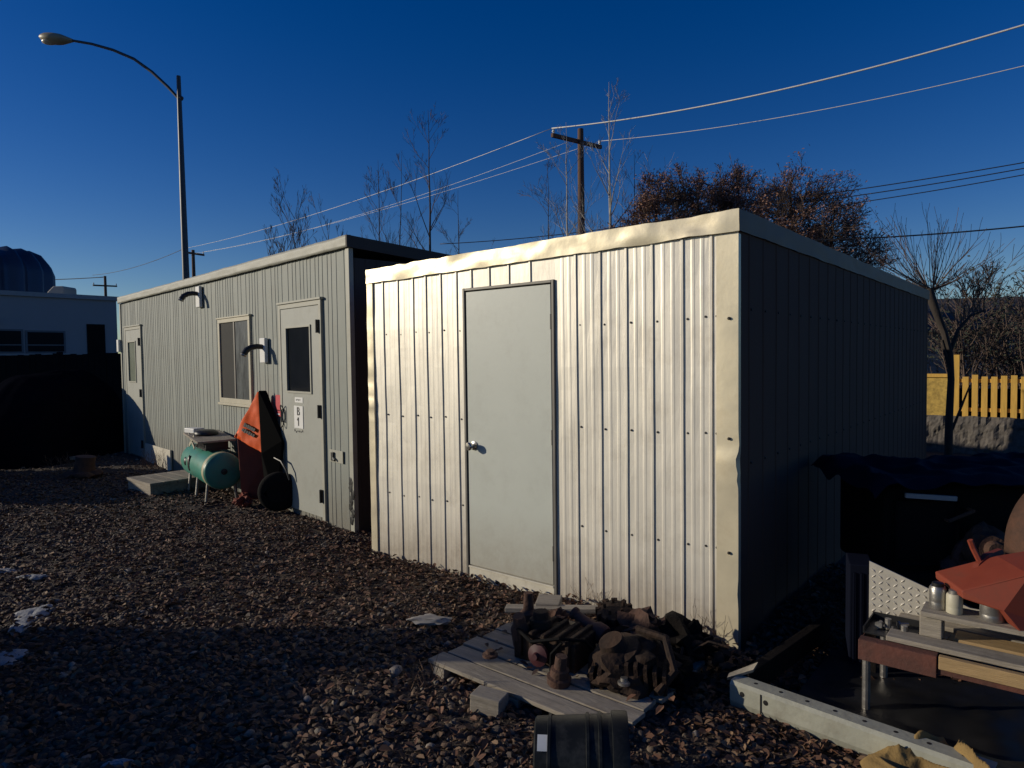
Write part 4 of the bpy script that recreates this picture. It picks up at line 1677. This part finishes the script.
# ------------------------------------------------------------------ trees
def grow(mb, p, d, length, r, level, rnd, up_=.25, nbr=4, spread=.7, tips=None, minr=.006, segs=6, kink=.12):
    pts, rad = [p.copy()], [r]
    q = p.copy()
    d = d.normalized()
    for k in range(segs):
        d = (d + Vector((rnd.uniform(-1, 1), rnd.uniform(-1, 1), rnd.uniform(-.6, .6))) * kink + Vector((0, 0, up_ * .12))).normalized()
        q = q + d * length / segs
        pts.append(q.copy())
        rad.append(max(minr, r * (1 - .8 * (k + 1) / segs)))
    mb.tube(pts, rad, 7 if level >= 3 else 5 if level == 2 else 3, cap=level >= 2)
    if tips is not None and level <= 1:
        tips += [pts[-1], pts[-3], pts[-2]]
    if level <= 0:
        return
    for k in range(nbr):
        t = rnd.uniform(.25, .98)
        i = min(segs - 1, int(t * segs))
        b = pts[i].lerp(pts[i + 1], t * segs - i)
        ax = d.orthogonal().normalized()
        ax.rotate(Matrix.Rotation(rnd.uniform(0, 6.28), 3, (pts[i + 1] - pts[i]).normalized()))
        nd = ((pts[i + 1] - pts[i]).normalized() * (1 - spread * .5) + ax * spread + Vector((0, 0, up_))).normalized()
        grow(mb, b, nd, length * rnd.uniform(.35, .6) * (1.15 - .5 * t), max(minr, rad[i] * .55), level - 1, rnd, up_, nbr, spread, tips, minr, max(3, segs - 1), kink)


def bare_tree(px, pytop, Y, seed, label, mat='bark', spread=.6, nbr=8, level=3, r=.09, up_=.45, lean=0., kink=.07, trunk=None, minr=.0045, group='bare trees behind the sheds'):
    rnd = random.Random(seed)
    t = far(px, pytop, Y)
    tr = thing('bare_tree', label, 'tree', (t.x - lean, t.y, 0), 0, group)
    mb = MB()
    H = t.z
    base_ = Vector((0, 0, 0))
    pts, rad, q = [base_], [r], Vector((0, 0, 0))
    N = 14
    for k in range(N):
        f = (k + 1) / N
        q = Vector((lean * f, 0, H * f)) + Vector((rnd.uniform(-1, 1), rnd.uniform(-1, 1), 0)) * kink * H * .03 * (1 if k < N - 1 else 0)
        pts.append(q)
        rad.append(max(minr, r * (1 - .93 * f)))
    mb.tube(pts, rad, 8)
    mb.build('trunk', M[mat], tr, smooth=True)
    cb = MB()
    for k in range(nbr * 2):
        f = rnd.uniform(.30, .95)
        i = int(f * N)
        p = pts[i].lerp(pts[min(N, i + 1)], f * N - i)
        a = rnd.uniform(0, 6.28)
        d = Vector((math.cos(a) * spread, math.sin(a) * spread, up_ * .6 + .25))
        grow(cb, p, d, H * .38 * (1.15 - f) * rnd.uniform(.6, 1.1), rad[i] * .5, level - 1, rnd, up_ * .5, 5, spread * 1.1, None, minr, 5)
    cb.build('crown', M['twig'] if mat == 'bark' else M[mat], tr)
    return tr


def multi_stem(px, pytop, Y, seed, label, stems, H_=None, minr=.008, group='bare trees behind the sheds'):
    rnd = random.Random(seed)
    t = far(px, pytop, Y)
    tr = thing('bare_tree', label, 'tree', (t.x, t.y, 0), 0, group)
    mb, cb = MB(), MB()
    for k in range(stems):
        a = rnd.uniform(0, 6.28)
        L = t.z * rnd.uniform(.72, 1.0)
        d = Vector((math.cos(a) * .16, math.sin(a) * .16, 1))
        q, pts, rad = Vector((.1 * math.cos(a), .1 * math.sin(a), 0)), [], []
        for j in range(9):
            pts.append(q.copy())
            rad.append(max(minr, .06 * (1 - j / 8.5)))
            d = (d + Vector((rnd.uniform(-1, 1), rnd.uniform(-1, 1), 0)) * .05).normalized()
            q += d * L / 8
        mb.tube(pts, rad, 6)
        for j in range(11):
            i = rnd.randint(3, 7)
            aa = rnd.uniform(0, 6.28)
            grow(cb, pts[i], Vector((math.cos(aa) * .5, math.sin(aa) * .5, .8)), L * .22 * rnd.uniform(.5, 1.2), .016, 2, rnd, .5, 4, .55, None, minr, 4)
    mb.build('trunk', M['bark'], tr, smooth=True)
    cb.build('crown', M['twig'], tr)


multi_stem(270, 192, 40, 2, 'bare bushy tree farthest left above the trailer roof', 5)
multi_stem(322, 190, 38, 3, 'low bare tree above the middle of the trailer roof', 4)
bare_tree(428, 110, 31, 4, 'tall slender bare tree with one straight leader above the trailer end', 'bark', .5, 8, 3, .10, .7)
bare_tree(378, 160, 31, 5, 'bare sapling left of the tall slender tree', 'bark', .5, 6, 3, .07, .7)
bare_tree(402, 150, 33, 6, 'thin leaning sapling close beside the tall slender tree', 'bark', .45, 6, 3, .06, .8, lean=.5)
bare_tree(458, 190, 33, 8, 'short bare tree between the trailer end and the utility pole', 'bark', .6, 7, 3, .07, .5)
bare_tree(609, 82, 27, 9, 'tall pale trunked poplar just right of the utility pole', 'palebark', .6, 8, 3, .11, .8)
bare_tree(566, 122, 28, 10, 'pale trunked poplar left of the utility pole', 'palebark', .6, 8, 3, .085, .7)
bare_tree(548, 160, 33, 12, 'thin bare tree farthest left of the utility pole', 'bark', .55, 7, 3, .06, .5)
bare_tree(634, 150, 30, 13, 'bare twiggy tree where the reddish trees begin', 'bark', .55, 7, 3, .07, .5)


def leafy(px, pytop, Y, w, seed, label, nleaf=24000):
    rnd = random.Random(seed)
    t = far(px, pytop, Y)
    tr = thing('reddish_tree', label, 'tree', (t.x, t.y, 0), 0, 'reddish trees behind the shed')
    tips = []
    mb = MB()
    H = t.z
    pts = [Vector((0, 0, H * .145 * k)) + Vector((rnd.uniform(-.1, .1), rnd.uniform(-.1, .1), 0)) for k in range(7)]
    mb.tube(pts, [.16 - .018 * k for k in range(7)], 8)
    mb.build('trunk', M['bark'], tr, smooth=True)
    cb = MB()
    for k in range(120):
        f = rnd.uniform(.22, 1.0) ** .8
        i = min(5, int(f * 6))
        q0 = pts[i].lerp(pts[i + 1], min(1, f * 6 - i)) if f < 1 else pts[6]
        a = rnd.uniform(0, 6.28)
        d = Vector((math.cos(a), math.sin(a), rnd.uniform(.10, .75) + .5 * max(0, f - .7)))
        L = w * (2.1 - 1.25 * f) * rnd.uniform(.5, 1.15)
        grow(cb, q0, d, L, .035 * (1.15 - f), 2, rnd, .14, 6, .6, tips, .008, 5)
    for k in range(5):
        grow(cb, pts[6], Vector((rnd.uniform(-.4, .4), rnd.uniform(-.4, .4), 1)), H * .13 * rnd.uniform(.6, 1), .02, 2, rnd, .3, 4, .4, tips, .008, 5)
    co = cb.build('branches', M['twig'], tr)
    lb = MB()
    for k in range(nleaf):
        p = rnd.choice(tips)
        if noise.noise(p * .9 + Vector((seed, 0, 0))) < -.12:
            continue
        c = p + Vector((rnd.gauss(0, .16), rnd.gauss(0, .16), rnd.gauss(0, .07)))
        u = Vector((rnd.gauss(0, 1), rnd.gauss(0, 1), rnd.gauss(0, 1))).normalized()
        v = u.orthogonal().normalized()
        sz = rnd.uniform(.028, .068)
        lb.add([c - u * sz, c + v * sz * .5, c + u * sz, c - v * sz * .5], [(0, 1, 2, 3)])
    lb.build('crown', M['leafred'], tr)
    return tr


leafy(655, 172, 27, 1.6, 31, 'reddish leafed tree nearest the utility pole', 20000)
leafy(698, 176, 28, 2.0, 32, 'reddish tree above the middle of the shed roof edge')
leafy(738, 166, 28, 2.1, 33, 'reddish tree right above the near shed corner')
leafy(792, 166, 26, 1.9, 34, 'tallest reddish tree, right of the shed corner')
leafy(832, 200, 26, 1.6, 35, 'low reddish tree at the right end of its row', 18000)

# crooked tree at the right
ct = thing('crooked_tree', 'crooked bare tree with upright shoots behind the shed corner', 'tree', at(948, 461), 0)
c0 = ct.location.copy()
w = lambda px, py, Y: far(px, py, Y) - c0
Yt = c0.y
s = MB()
s.tube([(0, 0, -.05), w(949, 420, Yt), w(951, 380, Yt), w(950, 355, Yt), w(944, 332, Yt), w(936, 312, Yt), w(931, 298, Yt), w(929, 288, Yt)], [.060, .052, .046, .046, .048, .055, .065, .05], 9)
s.tube([w(951, 375, Yt), w(946, 355, Yt), w(942, 340, Yt)], [.03, .025, .018], 7)
s.tube([w(950, 352, Yt), w(958, 330, Yt), w(970, 316, Yt), w(985, 310, Yt)], [.032, .026, .02, .014], 7)
s.tube([w(952, 430, Yt), w(962, 405, Yt), w(970, 385, Yt)], [.02, .016, .010], 6)
s.build('trunk', M['bark'], ct, smooth=True)
s = MB()
rnd = random.Random(77)
for k in range(34):
    a = rnd.uniform(-1, 1)
    d = Vector((a * .75, rnd.uniform(-.6, .6), 1))
    if k > 18:
        d = Vector((-1 if k % 2 else 1, rnd.uniform(-.5, .5), .4))
    grow(s, w(931 + 4 * a, 290, Yt), d, rnd.uniform(.6, 1.25), .009, 1, rnd, .55, 4, .45, None, .003, 5)
for k in range(14):
    grow(s, w(960 + 1.8 * k, 326 - 14 * min(1, k / 6), Yt), Vector((rnd.uniform(-.5, .6), rnd.uniform(-.6, .6), 1)), rnd.uniform(.3, .7), .010, 2, rnd, .4, 4, .6, None, .004, 4)
s.build('crown', M['twig'], ct)


def bush(px, py, Y, wd_, seed, label, mat, n=2600, name='bush'):
    rnd = random.Random(seed)
    t = far(px, py, Y)
    b = thing(name, label, 'bush', (t.x, t.y, 0), 0)
    tips = []
    s = MB()
    for k in range(13):
        a = rnd.uniform(0, 6.28)
        grow(s, Vector((rnd.uniform(-.2, .2), rnd.uniform(-.2, .2), 0)), Vector((math.cos(a) * .35, math.sin(a) * .35, 1)), t.z * rnd.uniform(.6, 1.0), .03, 2, rnd, .3, 6, .7, tips, .006, 6)
    s.build('branches', M['twig'], b)
    if n:
        lb = MB()
        for k in range(n):
            p = rnd.choice(tips)
            c = p + Vector((rnd.gauss(0, .12), rnd.gauss(0, .12), rnd.gauss(0, .12)))
            u = Vector((rnd.gauss(0, 1), rnd.gauss(0, 1), rnd.gauss(0, 1))).normalized()
            v = u.orthogonal().normalized()
            sz = rnd.uniform(.03, .06)
            lb.add([c - u * sz, c + v * sz * .5, c + u * sz, c - v * sz * .5], [(0, 1, 2, 3)])
        lb.build('foliage', mat, b)


bush(970, 282, 14.5, 1, 51, 'dark leafy bush behind the crooked tree', M['needle'], 1500)
bush(1012, 270, 15.5, 1, 52, 'bare twiggy bush at the right edge above the fence', M['needle'], 500)
bush(1040, 300, 14, 1, 53, 'low dark bush half out of the right edge', M['needle'], 1300)

# dry weeds beside the shed
for i, (px, py, lab) in enumerate(((712, 640, 'dry weed stalks at the foot of the shed corner'), (420, 690, 'dry weed stalks on the gravel left of the wood block'),
                                 (160, 466, 'reddish brown weed clump at the foot of the trailer wall'), (72, 474, 'low weed clump beside the reddish stump'),
                                 (597, 612, 'thin dry weeds at the shed wall behind the pallet'))):
    s = MB()
    rnd = random.Random(90 + i)
    big = 3.2 if i in (2, 3) else 1
    for k in range(60 if i in (2, 3) else 11):
        a = rnd.uniform(0, 6.28)
        grow(s, Vector((rnd.uniform(-.05, .05) * big * 1.6, rnd.uniform(-.05, .05) * big, -.02)), Vector((math.cos(a) * .4, math.sin(a) * .4, 1)), rnd.uniform(.10, .22) * (1.4 if big > 1 else 1), .0025 * (1.3 if big > 1 else 1), 1, rnd, .2, 3, .6, None, .001, 4)
    o = s.build('dry_weed', M['hedge'])
    o.location = at(px, py)
    tag(o, lab, 'weed')

# ------------------------------------------------------------------ unseen things added left of the view to throw the long shadows
ps = thing('caster_pallets', 'tall stack of dark wooden pallets added unseen left of the view to cast shadow', 'shadow caster', (-4.15, 3.86, 0), 0)
for k in range(10):
    s = MB()
    for j in range(5 if k < 8 else 2):
        s.b2((-.5, -.27 + j * .112, .11 + k * .14), (.5, -.18 + j * .112, .13 + k * .14))
    for j in range(3):
        s.b2((-.5 + j * .45, -.27, k * .14), (-.4 + j * .45, .27 if k < 8 else -.08, .109 + k * .14))
    s.build('pallet_layer', M['wood'], ps)
cr = thing('caster_crate', 'low closed timber crate added unseen left of the view to cast shadow', 'crate', (-3.55, 2.86, 0), 0)
s = MB()
for k in range(4):
    s.b2((-.5, -.8, .01 + k * .14), (.5, .74, .14 + k * .14))
s.build('boards', M['wood'], cr, bevel=.004)
lg = thing('caster_lumber', 'long stack of timber added unseen left of the view to cast shadow', 'lumber stack', (-8.75, 9.2, 0), 0)
for k in range(6):
    s = MB()
    for j in range(6):
        s.b2((-.45 + j * .15, -1.25, .17 * k), (-.31 + j * .15, 1.2, .16 + .17 * k))
    s.build('timber_layer', M['wood'], lg)
